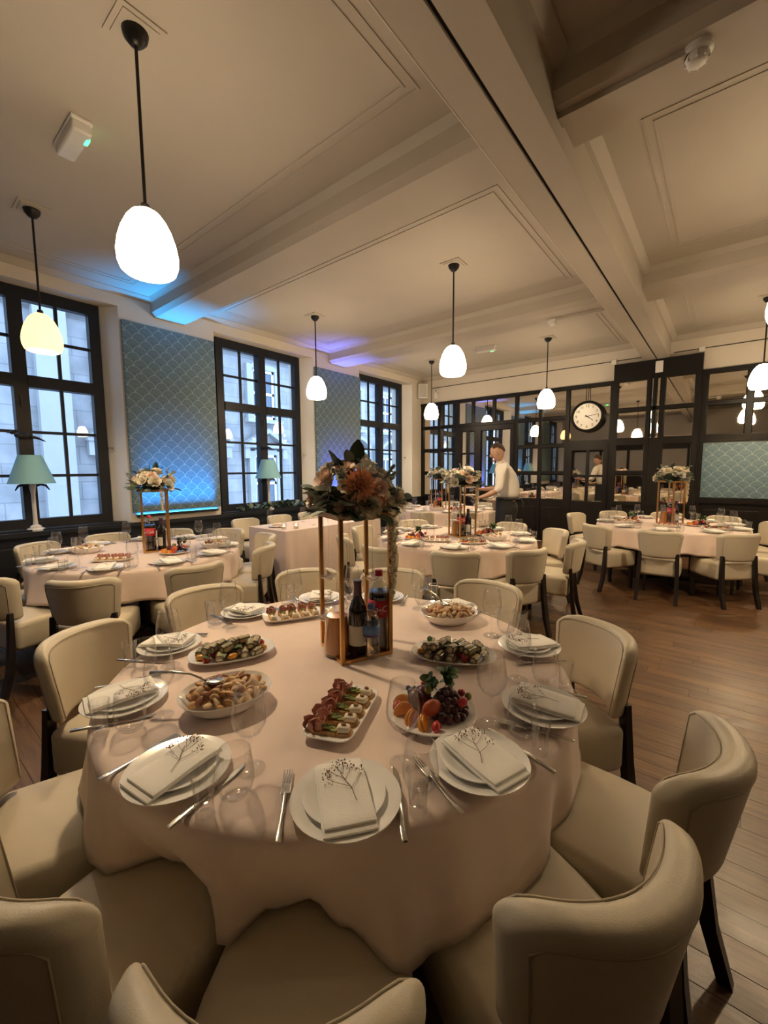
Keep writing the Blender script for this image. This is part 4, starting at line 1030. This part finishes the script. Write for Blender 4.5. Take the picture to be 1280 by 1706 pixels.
# ================================================================== FOOD
mat('bread', (.50, .29, .12), .75, var=.25, scale=60, bump=.4, bscale=150); mat('ham', (.56, .25, .20), .45, var=.35, scale=45); mat('ham_fat', (.66, .45, .38), .5, var=.1)
mat('avocado', (.26, .29, .07), .5, var=.3, scale=60); mat('cheese', (.78, .70, .55), .55, var=.08, scale=60); mat('walnut', (.26, .12, .05), .6, var=.3)
mat('aubergine', (.42, .35, .20), .5, var=.25, scale=40); mat('aub_skin', (.03, .018, .025), .35, var=.2); mat('filling', (.66, .58, .42), .6, var=.15, scale=80)
mat('tomato', (.42, .028, .02), .25, var=.2, scale=15, coat=.4); mat('pepper', (.62, .28, .03), .35, var=.2, scale=20); mat('herb', (.06, .13, .03), .55, var=.3, scale=60)
mat('grape', (.07, .014, .022), .3, var=.4, scale=20, coat=.2); mat('berry', (.50, .03, .03), .4, var=.2, scale=90); mat('blueberry', (.025, .03, .07), .5, var=.3)
mat('orange_flesh', (.72, .28, .03), .4, var=.15, scale=40); mat('plum', (.10, .025, .04), .35, var=.4, scale=12); mat('nectarine', (.52, .12, .05), .4, var=.4, scale=14); mat('green_grape', (.28, .30, .08), .3, var=.2)
mat('mushroom', (.52, .30, .14), .6, var=.4, scale=35); mat('mushroom_dark', (.26, .10, .045), .55, var=.3, scale=40); mat('mushroom_pale', (.66, .47, .29), .6, var=.25, scale=40); mat('zucchini', (.30, .27, .12), .5, var=.3)
def lump(r_, seed, m, name, nu=8, nv=6, amp=.25):
    g = random.Random(seed); b = MB().ell((0, 0, 0), r_, nu, nv)
    p = [Vector((g.uniform(-1, 1), g.uniform(-1, 1), g.uniform(-1, 1))) for _ in range(4)]
    v = []
    for q in b.v:
        w = Vector(q); d = 1+amp*sum(math.sin(90*w.dot(k)+i) for i, k in enumerate(p))/3; v.append(tuple(w*d))
    b.v = v; return b.mesh(name, m, 'all')
SLICE = MB().rbox((.024, .017, .007), .005, (0, 0, .007), k=2).mesh('bread', 'bread', 'all')
def ham_mesh(seed):
    g = random.Random(seed); b = MB()
    for s in range(3):
        v = []; f = []; n, m = 9, 4; a0 = g.uniform(0, 6)
        for j in range(m+1):
            for i in range(n+1):
                a = a0+i*.6; r_ = (.006+.0018*i)*(1+.25*math.sin(i*2+j)); v.append((r_*math.cos(a)+g.uniform(-.001, .001)+(s-1)*.009, r_*math.sin(a), .012+j*.007+.003*math.sin(i*1.7+s)))
        for j in range(m):
            for i in range(n): q = j*(n+1)+i; f.append((q, q+1, q+n+2, q+n+1))
        b.add(v, f)
    return b.mesh('ham', 'ham', 'all')
HAM = [ham_mesh(k) for k in range(3)]
FATL = MB().tube([(-.016, -.008, .03), (-.004, -.004, .040), (.008, .006, .038), (.016, .01, .028)], .0022, 5).mesh('fat_edge', 'ham_fat')
AVO = MB()
for k in range(4): AVO.rbox((.011, .006, .0022), .002, (-.014+k*.009, (-1)**k*.004, .0165+.002*k), k=1)
AVO = AVO.mesh('avocado', 'avocado', 40)
HERBS = MB()
_g = random.Random(2)
for k in range(14): HERBS.ell((_g.uniform(-.018, .018), _g.uniform(-.012, .012), .022+_g.uniform(0, .006)), (.004, .002, .0012), 5, 4)
HERBS = HERBS.mesh('herbs', 'herb')
CHE = MB().rbox((.018, .014, .009), .007, (0, 0, .021), k=2).mesh('cheese', 'cheese', 'all'); WAL = lump((.007, .006, .004), 5, 'walnut', 'walnut')
WALo = MB().ell((0, 0, .033), (.008, .006, .004), 7, 5).mesh('walnut', 'walnut')
CAN = {'ham': [Proto('canape', [('bread', SLICE, []), ('ham', HAM[k], [('fat_edge', FATL)])]) for k in range(3)],
       'avocado': [Proto('canape', [('bread', SLICE, []), ('avocado', AVO, []), ('herbs', HERBS, [])])],
       'cheese': [Proto('canape', [('bread', SLICE, []), ('cheese', CHE, []), ('walnut', WALo, [])])]}
def dish(sx, sy, h, round_, name, wall=.006, n=48, p=4.):
    """open white dish: superellipse outline, foot, sloping wall"""
    def ringp(s, z): 
        out = []
        for i in range(n):
            a = 2*math.pi*i/n; c_, s_ = math.cos(a), math.sin(a); k = (abs(c_)**p+abs(s_)**p)**(-1/p); out.append((sx*s*k*c_, sy*s*k*s_, z))
        return out
    prof = [(.55, .0), (.62, .0), (.66, .004), (round_, h*.45), (.985, h-.001), (1.0, h), (.985, h+.002), (round_-.045, h*.45+.005), (.6, .008)]
    v = []; f = []
    for s, z in prof: v += ringp(s, z)
    for j in range(len(prof)-1):
        for i in range(n): f.append((j*n+i, j*n+(i+1) % n, (j+1)*n+(i+1) % n, (j+1)*n+i))
    m = (len(prof)-1)*n; f.append(tuple(range(m, m+n))); f.append(tuple(range(n))[::-1])
    return MB().add(v, f).mesh(name, 'china', 50)
D_RECT = dish(.150, .078, .020, .86, 'serving_platter', p=6.); D_OVAL = dish(.165, .105, .024, .86, 'serving_platter', p=2.6); D_BOWL = dish(.14, .115, .052, .84, 'serving_bowl', p=2.2); D_ROUND = dish(.135, .135, .018, .86, 'fruit_plate', p=2.)
def put(proto, M0, p, label, cat, group, rot=(0, 0, 0), scale=None):
    o = proto.make((0, 0, 0), 0, label, cat, group); o.matrix_world = M0 @ Matrix.Translation(p) @ (Matrix.Rotation(rot[2], 4, 'Z') @ Matrix.Rotation(rot[1], 4, 'Y') @ Matrix.Rotation(rot[0], 4, 'X'))
    if scale: o.scale = (scale,)*3
    return o
def single(name, me): return Proto(name, [(name, me, [])])
def frame(c, rz, z=TZ): return Matrix.Translation((c[0], c[1], z)) @ Matrix.Rotation(rz, 4, 'Z')
def canape_platter(c, rz, where, seed, few=False):
    M0 = frame(c, rz); o = obj('serving_platter', D_RECT); o.matrix_world = M0; tag(o, 'rectangular white platter of canapes on the '+where, 'platter', 'rectangular platters'); g = random.Random(seed)
    for rowi, (kind, y) in enumerate((('ham', .042), ('avocado', .0), ('cheese', -.042))):
        if few and kind == 'avocado': continue
        for k in range(5):
            x = -.104+k*.052+g.uniform(-.003, .003)
            put(g.choice(CAN[kind]), M0, (x, y, .0095), {'ham': 'bread canape topped with folded cured ham', 'avocado': 'bread canape topped with green avocado', 'cheese': 'bread canape with white cheese and walnut'}[kind]+', '+where, 'canape', kind+' canapes on the '+where, (R(g.uniform(-5, 5)), 0, R(90+g.uniform(-12, 12))))
ROLLP = []
for k, (mm, sk) in enumerate((('aubergine', 'aub_skin'), ('zucchini', 'aub_skin'))):
    b = MB().lathe([(0, -.024), (.014, -.024), (.0155, -.022), (.0165, 0), (.0155, .022), (.014, .024), (0, .024)], 12).xf(Matrix.Rotation(R(90), 4, 'Y')).mesh('slice', mm, 50)
    s_ = MB()
    for e in (-1, 1):
        s_.tube([(e*.0235, .0145*math.cos(a*.5), .0145*math.sin(a*.5)) for a in range(13)], .0018, 4)
    for a_ in (40, 140): s_.box(-.022, .022, .0165*math.cos(R(a_))-.0028, .0165*math.cos(R(a_))+.0028, .0165*math.sin(R(a_))-.003, .0165*math.sin(R(a_))+.0004)
    fi = MB().ell((.0235, 0, 0), (.004, .0095, .0095), 8, 5).ell((-.0235, 0, 0), (.004, .0085, .0085), 8, 5).mesh('filling', 'filling', 'all')
    ROLLP.append(Proto('vegetable_roll', [('slice', b, []), ('skin_edge', s_.mesh('skin_edge', sk), []), ('filling', fi, [])]))
TOM = Proto('cherry_tomato', [('fruit', MB().ell((0, 0, 0), .0155, 12, 8).mesh('fruit', 'tomato', 'all'), []), ('stem_scar', MB().ell((0, 0, .0148), (.003, .003, .0012), 6, 4).mesh('stem_scar', 'herb'), [])])
PEP = [single('grilled_pepper', lump((.02, .014, .01), k, 'pepper', 'grilled_pepper', 10, 7)) for k in range(2)]
HLF = single('herb_leaf', leaf_mesh('herb', .034, .011, 'herb_leaf'))
def roll_platter(c, rz, where, seed, dense=True):
    M0 = frame(c, rz); o = obj('serving_platter', D_OVAL); o.matrix_world = M0; tag(o, 'oval white platter of vegetable rolls on the '+where, 'platter', 'oval platters'); g = random.Random(seed)
    n = 0
    for j, y in enumerate((-.056, -.019, .018, .055)):
        for i in range(6 if abs(y) < .03 else 5):
            x = (-.118+i*.046) if abs(y) < .03 else (-.094+i*.046)
            p = (x+g.uniform(-.004, .004), y+g.uniform(-.003, .003), .0275)
            q = g.random()
            if q < .52: put(ROLLP[0 if g.random() < .85 else 1], M0, p, 'grilled vegetable roll with pale filling, '+where, 'vegetable roll', 'vegetable rolls on the '+where, (0, 0, R(70+g.uniform(-25, 25))))
            elif q < .78: put(TOM, M0, (p[0], p[1], .0265), 'red cherry tomato among rolls, '+where, 'tomato', 'cherry tomatoes on the '+where)
            else: put(g.choice(PEP), M0, (p[0], p[1], .024), 'piece of grilled yellow pepper, '+where, 'pepper', 'grilled pepper pieces on the '+where, (0, 0, g.uniform(0, 6)))
    if dense:
        for i in range(9): put(ROLLP[1 if i % 4 == 3 else 0], M0, (-.09+.0225*i, g.uniform(-.035, .035), .052), 'grilled vegetable roll on top of the pile, '+where, 'vegetable roll', 'upper vegetable rolls on the '+where, (0, R(g.uniform(-8, 8)), R(60+g.uniform(-40, 40))))
    for i in range(6): put(HLF, M0, (g.uniform(-.12, .12), g.uniform(-.06, .06), .044), 'green herb leaf on vegetable rolls, '+where, 'leaf', 'herb leaves on the '+where, (R(g.uniform(-30, 30)), 0, g.uniform(0, 6)))
MUS = [single('mushroom_piece', lump((.018, .012, .0055), 10+k, ('mushroom_pale', 'mushroom', 'mushroom_pale', 'mushroom_dark', 'mushroom', 'mushroom_pale')[k], 'mushroom_piece', 10, 6, .75)) for k in range(6)]
SPOON = Proto('serving_spoon', [('handle', MB().tube([(.0, 0, .0), (-.05, 0, .022), (-.11, 0, .030), (-.175, 0, .026)], [.004, .0035, .005, .007], 8).mesh('handle', 'steel', 'all'), []), ('bowl', MB().ell((.026, 0, -.002), (.034, .022, .006), 14, 8).mesh('bowl', 'steel', 'all'), [])])
def mushroom_bowl(c, rz, where, seed, n=46, spoon=None):
    M0 = frame(c, rz); o = obj('serving_bowl', D_BOWL); o.matrix_world = M0; tag(o, 'oval white bowl of fried mushrooms on the '+where, 'bowl', 'mushroom bowls'); g = random.Random(seed)
    for k in range(n):
        r_ = math.sqrt((k+.5)/n); a = k*2.39996; z = .046+.024*(1-r_*r_)+g.uniform(-.006, .006)
        put(g.choice(MUS), M0, (.112*r_*math.cos(a), .09*r_*math.sin(a), z), 'fried mushroom piece in the oval bowl, '+where, 'mushroom', 'fried mushrooms on the '+where, (R(g.uniform(-55, 55)), R(g.uniform(-55, 55)), g.uniform(0, 6)), g.uniform(.65, 1.05))
    if spoon is not None: put(SPOON, M0, (.06*math.cos(spoon), .05*math.sin(spoon), .085), 'steel serving spoon resting in the bowl, '+where, 'spoon', 'serving spoons', (0, 0, spoon+math.pi))
GR = single('grape', MB().ell((0, 0, 0), (.0115, .0115, .013), 10, 8).mesh('grape', 'grape', 'all')); GG = single('grape', MB().ell((0, 0, 0), (.011, .011, .013), 10, 8).mesh('grape', 'green_grape', 'all'))
BLU = single('blueberry', MB().ell((0, 0, 0), .009, 9, 7).mesh('blueberry', 'blueberry', 'all')); RASP = single('strawberry', lump((.012, .012, .016), 3, 'berry', 'strawberry', 10, 7, .1))
ORW = Proto('orange_wedge', [('flesh', MB().prism([(.03*math.cos(R(a)), .03*math.sin(R(a))) for a in range(0, 181, 20)], -.009, .009, axis=1).mesh('flesh', 'orange_flesh', 40), []), ('peel', MB().tube([(.031*math.cos(R(a)), 0, .031*math.sin(R(a))) for a in range(0, 181, 20)], .004, 6).mesh('peel', 'pepper'), [])])
PLM = single('plum', MB().ell((0, 0, 0), (.026, .026, .028), 14, 10).mesh('plum', 'plum', 'all')); NEC = single('nectarine_half', MB().ell((0, 0, 0), (.03, .02, .032), 14, 10).mesh('nectarine_half', 'nectarine', 'all'))
MINT = []
for k in range(3):
    g = random.Random(k); st = MB().tube([(0, 0, 0), (.004, .002, .03), (.0, .006, .062)], .0016, 5).mesh('stem', 'herb'); ls = []
    for q in range(9):
        a = q*2.4; z = .012+q*.006; lm = MB(); me = leaf_mesh('herb', .03, .013)
        Mx = Matrix.Translation((0, 0, z)) @ Matrix.Rotation(a, 4, 'Z') @ Matrix.Rotation(R(g.uniform(5, 50)), 4, 'X'); me.transform(Mx); ls.append(('leaf', me, []))
    MINT.append(Proto('mint_sprig', [('stem', st, [])]+ls))
def fruit_plate(c, rz, where, seed, n=1.):
    M0 = frame(c, rz); o = obj('fruit_plate', D_ROUND); o.matrix_world = M0; tag(o, 'round white plate piled with fruit on the '+where, 'plate', 'fruit plates'); g = random.Random(seed)
    for (x, y, z) in ((-.045, .03, .036), (-.02, .055, .036)): put(PLM, M0, (x, y, z), 'dark purple plum among the fruit, '+where, 'plum', 'plums on the '+where)
    put(NEC, M0, (-.005, -.035, .042), 'red nectarine half among the fruit, '+where, 'nectarine', None, (R(25), 0, R(20)))
    for (x, y, a) in ((-.085, -.015, 20), (-.06, -.055, 50), (-.085, .03, -20), (-.03, -.078, 75)): put(ORW, M0, (x, y, .012), 'orange wedge on the fruit plate, '+where, 'orange', 'orange wedges on the '+where, (R(-25), 0, R(a)))
    k = 0
    for lay, (rr, z, m) in enumerate(((.062, .022, 15), (.044, .040, 12), (.030, .058, 8), (.012, .072, 4))):
        for i in range(int(m*n)):
            a = 2*math.pi*i/m+lay*.3; put(GR, M0, (.048+rr*math.cos(a)*.85, -.002+rr*math.sin(a), z+g.uniform(-.003, .003)), 'dark red grape in the heap, '+where, 'grape', 'red grapes on the '+where, (g.uniform(-1, 1), g.uniform(-1, 1), 0))
    for i in range(int(11*n)): put(BLU, M0, (-.03+g.uniform(-.035, .03), .085+g.uniform(-.018, .018), .026+.009*(i % 3)), 'small blueberry on the fruit plate, '+where, 'blueberry', 'blueberries on the '+where)
    for (x, y, z) in ((.0, -.098, .024), (.10, .052, .040), (.085, -.045, .065), (-.105, .0, .03), (-.01, .075, .06)): put(RASP, M0, (x, y, z), 'red strawberry on the fruit plate, '+where, 'strawberry', 'strawberries on the '+where, (R(60), 0, g.uniform(0, 6)))
    for (x, y, z) in ((-.01, .01, .074), (.0, .03, .07), (.115, .02, .045)): put(GG, M0, (x, y, z), 'pale green grape on the fruit plate, '+where, 'grape', 'green grapes on the '+where)
    for i, (x, y) in enumerate(((.02, .03), (.045, .045), (.07, .035))): put(MINT[i], M0, (x, y, .062), 'green mint sprig on top of the fruit, '+where, 'herb', 'mint on the '+where, (R(g.uniform(-25, 25)), R(g.uniform(-10, 35)), g.uniform(0, 6)))
canape_platter((-.862, .862), R(113), 'front table, near side', 1); canape_platter((-1.667, 1.325), R(62), 'front table, far side', 2)
fruit_plate((-.655, 1.035), R(40), 'front table', 1)
roll_platter((-1.505, .885), R(63), 'front table, left', 1); roll_platter((-.800, 1.42), R(24), 'front table, right', 2)
mushroom_bowl((-1.195, .675), R(70), 'front table, near', 1, 84, R(150)); mushroom_bowl((-1.02, 1.765), R(50), 'front table, far', 2, 70, R(110))
# other tables: the same kinds of dishes, fewer pieces
canape_platter((-3.95, 1.27), R(50), 'left window table', 4, True); fruit_plate((-3.87, 1.75), R(60), 'left window table', 5, .6)
mushroom_bowl((-4.55, 1.26), R(60), 'left window table, left', 6, 18); mushroom_bowl((-3.83, 2.12), R(60), 'left window table, right', 7, 18)
fruit_plate((-2.56, 3.72), R(60), 'middle table, left', 8, .6); canape_platter((-2.30, 3.72), R(30), 'middle table', 9, True); roll_platter((-1.95, 3.83), R(40), 'middle table', 10, False); fruit_plate((-2.08, 4.42), R(-10), 'middle table, right', 11, .6); mushroom_bowl((-1.86, 4.15), R(40), 'middle table', 12, 18)
fruit_plate((-.98, 6.72), R(60), 'mirror-wall table, left', 13, .6); canape_platter((-.55, 6.42), R(0), 'mirror-wall table', 14, True); fruit_plate((-.25, 6.72), R(-20), 'mirror-wall table, right', 15, .6); roll_platter((-.05, 6.48), R(20), 'mirror-wall table', 16, False); mushroom_bowl((-1.02, 6.38), R(20), 'mirror-wall table', 17, 18)
fruit_plate((-3.80, 6.72), R(60), 'far corner table', 18, .6); mushroom_bowl((-4.10, 6.60), R(20), 'far corner table', 19, 18)

# rectangular table: candles, plate of canapes, plates, glasses
mat('candle_wax', (.8, .74, .62), .5); mat('flame', (1, .6, .2), .5, emis=(1, .5, .12), estr=25)
def candle(loc, lb):
    c = empty('candle_holder', loc, 0, lb, 'candle', 'lit candles')
    MB().lathe([(0, 0), (.033, 0), (.035, .004), (.035, .09), (.033, .09), (.033, .008), (0, .007)], 20).build('holder', 'clear_glass', c, 50)
    MB().lathe([(0, .009), (.030, .009), (.030, .035), (0, .033)], 16).build('wax', 'candle_wax', c, 50)
    MB().lathe([(0, .034), (.005, .042), (.004, .052), (0, .066)], 8).build('flame', 'flame', c, 'all')
candle((-4.33, 3.33, TZ), 'lit candle in a glass on the rectangular table, left one'); candle((-4.26, 3.47, TZ), 'lit candle in a glass on the rectangular table, right one')
o = PL.make((-4.58, 3.42, TZ), 0, 'white plate of snacks on the rectangular table', 'plate', None)
M0 = frame((-4.58, 3.42), .3)
for k in range(7): put(MUS[k % 6], M0, (.06*math.cos(k*2.4), .06*math.sin(k*2.4), .022), 'small brown snack on the rectangular table plate', 'snack', 'snacks on the rectangular table', (0, 0, k))
for i, (x, y) in enumerate(((-4.78, 3.45), (-4.35, 3.85), (-4.75, 4.0))):
    WG.make((x, y, TZ), 0, 'clear wine glass on the rectangular table, %s from its near end' % ORD[i], 'wine glass', 'wine glasses on the rectangular table')

# garland of greenery on the ledge of the middle window
ga = empty('garland', (XW-.06, 4.42, .85), 0, 'long green leafy garland lying on the middle window ledge', 'garland'); g = random.Random(12)
MB().tube([(.01*math.sin(k), -.70+.155*k, .02) for k in range(10)], .006, 5).build('vine', 'dark_green', ga)
for k in range(150):
    y = g.uniform(-.70, .70); o = obj('leaf', LF[g.choice((0, 1, 1, 3))], ga, (g.uniform(-.06, .05), y, .02+g.uniform(0, .075)*(1-.4*abs(y)))); o.rotation_euler = (R(g.uniform(-10, 70)), R(g.uniform(-40, 40)), g.uniform(0, 6.28)); o.scale = (g.uniform(.7, 1.2),)*3
# white radiator below the first panel
rd = empty('radiator', (XW+.07, 2.98, .15), 0, 'white ribbed radiator below the ledge behind the left window table', 'radiator')
MB().rbox((.03, .34, .20), .008, (0, 0, .24), k=1).build('body', 'white_plastic', rd)
for k in range(9): MB().rbox((.006, .026, .18), .005, (.032, -.30+k*.075, .24), k=1).build('rib', 'white_plastic', rd)
for s_ in (-1, 1): MB().box(-.015, .015, s_*.28-.015, s_*.28+.015, -.15, .05).build('foot', 'white_plastic', rd)
# ================================================================== WAITER
def skin_mesh(name, verts, edges, radii, m, parent, sub=2, root=0):
    me = bpy.data.meshes.new(name); me.from_pydata([Vector(v) for v in verts], edges, []); me.update()
    o = obj(name, me, parent); me.materials.append(MATS[m])
    md = o.modifiers.new('skin', 'SKIN'); md.use_smooth_shade = True
    ly = me.skin_vertices[0].data if me.skin_vertices else None
    if ly is None:
        bm = bmesh.new(); bm.from_mesh(me); bm.verts.layers.skin.verify(); bm.to_mesh(me); bm.free(); ly = me.skin_vertices[0].data
    for i, r_ in enumerate(radii):
        ly[i].radius = (r_, r_) if isinstance(r_, (int, float)) else r_; ly[i].use_root = (i == root)
    s = o.modifiers.new('sub', 'SUBSURF'); s.levels = sub; s.render_levels = sub
    return o
mat('skin', (.52, .31, .21), .5, var=.08, scale=20, sub=.15); mat('hair', (.055, .032, .02), .75, var=.4, scale=160, bump=.6, bscale=300)
mat('white_shirt', (.74, .71, .66), .8, var=.04, scale=10, bump=.35, bscale=22); mat('black_trousers', (.010, .009, .010), .8, var=.3)
mat('apron_black', (.008, .008, .009), .75, var=.3); mat('shoe_black', (.01, .01, .01), .3); mat('eye_white', (.8, .78, .75), .3); mat('lip', (.45, .2, .16), .5); mat('eye_dark', (.02, .015, .01), .2)
# local frame: he faces +x (local), left side +y; z up
face_dir = math.atan2(-.30, -.95)
wp = empty('person', (-2.40, 5.80, 0), face_dir, 'waiter in white shirt and black apron, leaning forward with two plates', 'person')
# body (head, neck, arms, legs in one surface)
B = []; E_ = []; RR = []
def bv(p, r_, to=None):
    B.append(p); RR.append(r_); i = len(B)-1
    if to is not None: E_.append((to, i))
    return i
pel = bv((0, 0, .98), (.09, .11)); sp1 = bv((.01, 0, 1.14), (.115, .14), pel); sp2 = bv((.04, 0, 1.34), (.12, .155), sp1); sp3 = bv((.085, 0, 1.50), (.10, .15), sp2)
nk = bv((.115, 0, 1.58), .056, sp3); nk2 = bv((.135, 0, 1.635), .054, nk)
arms = {}
for s_ in (1, -1):
    sh_ = bv((.09, s_*.175, 1.52), .066, sp3); el = bv((.10 if s_ > 0 else .16, s_*.25, 1.23), .047, sh_)
    fa = bv((.24 if s_ > 0 else .30, s_*.215, 1.15 if s_ > 0 else 1.20), .040, el); wr_ = bv((.36 if s_ > 0 else .40, s_*.17, 1.105 if s_ > 0 else 1.205), .027, fa)
    hp = bv((.415 if s_ > 0 else .455, s_*.155, 1.10 if s_ > 0 else 1.20), (.022, .038), wr_); arms[s_] = hp
    base = B[hp]
    for k in range(4):
        y0 = base[1]+(-.03+.02*k); z0 = base[2]-.006
        f1 = bv((base[0]+.045, y0, z0-.004), .0095, hp); f2 = bv((base[0]+.075-.004*abs(k-1.5), y0, z0+.006), .0085, f1); bv((base[0]+.093-.006*abs(k-1.5), y0, z0+.020), .0075, f2)
    t1 = bv((base[0]+.01, base[1]-s_*.05, base[2]+.016), .011, hp); bv((base[0]+.045, base[1]-s_*.062, base[2]+.028), .009, t1)
skin_mesh('body', B, E_, RR, 'skin', wp, 2, pel)
# head with face
hc = Vector((.165, 0, 1.745))
def headfn(v):
    x, y, z = v; w = 1.0
    if z < 0: w = 1-.28*(-z/.13); x2 = x+.012*(-z/.13)
    else: x2 = x
    return (x2*(w*.5+.5), y*w, z)
b = MB().ell((0, 0, 0), (.098, .077, .128), 20, 14); b.v = [headfn(p) for p in b.v]
b.tube([(.085, 0, .018), (.105, 0, -.01), (.116, 0, -.026), (.098, 0, -.034)], [.008, .011, .014, .008], 8)          # nose
b.ell((.088, 0, -.098), (.022, .03, .02), 10, 7)                                                                       # chin
for s_ in (-1, 1): b.ell((.0, s_*.076, -.008), (.02, .010, .032), 10, 7); b.ell((.082, s_*.032, .032), (.014, .022, .007), 8, 6)
Mh = Matrix.Translation(hc) @ Matrix.Rotation(R(20), 4, 'Y') @ Matrix.Rotation(R(8), 4, 'Z')
hd = b.xf(Mh).build('head', 'skin', wp, 'all')
for s_ in (-1, 1):
    MB().ell((.086, s_*.032, .014), (.009, .014, .009), 10, 7).xf(Mh).build('eye', 'eye_white', hd, 'all')
    MB().ell((.0935, s_*.032, .014), (.004, .006, .006), 8, 6).xf(Mh).build('pupil', 'eye_dark', hd, 'all')
MB().ell((.092, 0, -.062), (.010, .024, .008), 10, 6).xf(Mh).build('mouth', 'lip', hd, 'all')
h = MB().ell((0, 0, 0), (.103, .0815, .124), 20, 14)
hv = []
for (x, y, z) in h.v:
    cut = .028+.38*x if x > 0 else .028+.75*x
    if z < cut: x, y, z = x*.72, y*.72, max(z, cut-.02)
    hv.append((x-.006, y, z+.012))
h.v = hv; h.xf(Mh).build('hair', 'hair', wp, 'all')
# shirt
S = []; SE = []; SR = []
def sv(p, r_, to=None):
    S.append(p); SR.append(r_); i = len(S)-1
    if to is not None: SE.append((to, i))
    return i
a0 = sv((0, 0, 1.06), (.135, .165)); a1 = sv((.005, 0, 1.18), (.140, .172), a0); a2 = sv((.035, 0, 1.36), (.142, .182), a1); a3 = sv((.08, 0, 1.50), (.118, .165), a2); a4 = sv((.112, 0, 1.575), .068, a3)
for s_ in (1, -1):
    q = sv((.09, s_*.175, 1.525), .082, a3); q1 = sv((.095 if s_ > 0 else .125, s_*.225, 1.37), .072, q); q2 = sv((.10 if s_ > 0 else .16, s_*.25, 1.23), .064, q1); q3 = sv((.165 if s_ > 0 else .225, s_*.235, 1.19 if s_ > 0 else 1.215), .056, q2)
skin_mesh('shirt', S, SE, SR, 'white_shirt', wp, 2, a0)
MB().lathe([(.066, 0), (.072, .0), (.068, .035), (.060, .035)], 20).xf(Matrix.Translation((.118, 0, 1.575)) @ Matrix.Rotation(R(20), 4, 'Y')).build('collar', 'white_shirt', wp, 'all')
T_ = []; TE = []; TR = []
def tv(p, r_, to=None):
    T_.append(p); TR.append(r_); i = len(T_)-1
    if to is not None: TE.append((to, i))
    return i
t0 = tv((0, 0, 1.0), (.155, .185))
tv((0, 0, 1.075), (.15, .18), t0)
for s_ in (1, -1):
    q = tv((0, s_*.095, .88), .128, t0); q1 = tv((.02, s_*.10, .50), .084, q); tv((-.015, s_*.10, .10), .07, q1)
skin_mesh('trousers', T_, TE, TR, 'black_trousers', wp, 2, t0)
v = []; f = []
for j, z in enumerate((1.10, 1.0, .8, .6, .42)):
    for i in range(17):
        a = -2.1+4.2*i/16; k = 1+.12*(1.1-z); v.append((.165*k*math.cos(a)+.01, .195*k*math.sin(a), z))
n = len(v)
for j in range(4):
    for i in range(16): q = j*17+i; f.append((q, q+1, q+18, q+17))
v += [(x*.97, y*.97, z) for x, y, z in v]; f += [tuple(i+n for i in q[::-1]) for q in f]
ap = MB().add(v, f).build('apron', 'apron_black', wp, 'all')
MB().tube([(.165*math.cos(R(a)), .2*math.sin(R(a)), 1.085) for a in range(0, 361, 20)], .014, 6).tube([(-.17, .02, 1.08), (-.20, .03, 1.03), (-.195, .045, .93)], .011, 5).tube([(-.17, -.01, 1.08), (-.20, -.02, 1.02), (-.19, -.03, .95)], .011, 5).build('apron_strings', 'apron_black', ap, 'all')
for s_ in (1, -1):
    MB().rbox((.14, .048, .04), .03, (.055, s_*.105, .042), k=3, m=(4, 1, 1), fn=lambda x, y, z: (x, y*(1-.25*max(0, x)/.14), z*(1-.3*max(0, x)/.14))).build('shoe', 'shoe_black', wp, 'all')
# plates he carries (separate things)
Mw = Matrix.Translation((-2.40, 5.80, 0)) @ Matrix.Rotation(face_dir, 4, 'Z')
for s_, z, w in ((1, 1.122, 'left'), (-1, 1.222, 'right')):
    p = Mw @ Vector((.53 if s_ > 0 else .57, s_*.15, z)); PL.make(p, 0, "white plate of food held in the waiter's %s hand" % w, 'plate', 'plates carried by the waiter')
    for k in range(6):
        q = p+Vector((.05*math.cos(k*1.05), .05*math.sin(k*1.05), .02)); MUS[k % 6].make(q, k, "piece of food on the plate in the waiter's %s hand" % w, 'snack', "food on the waiter's %s plate" % w)
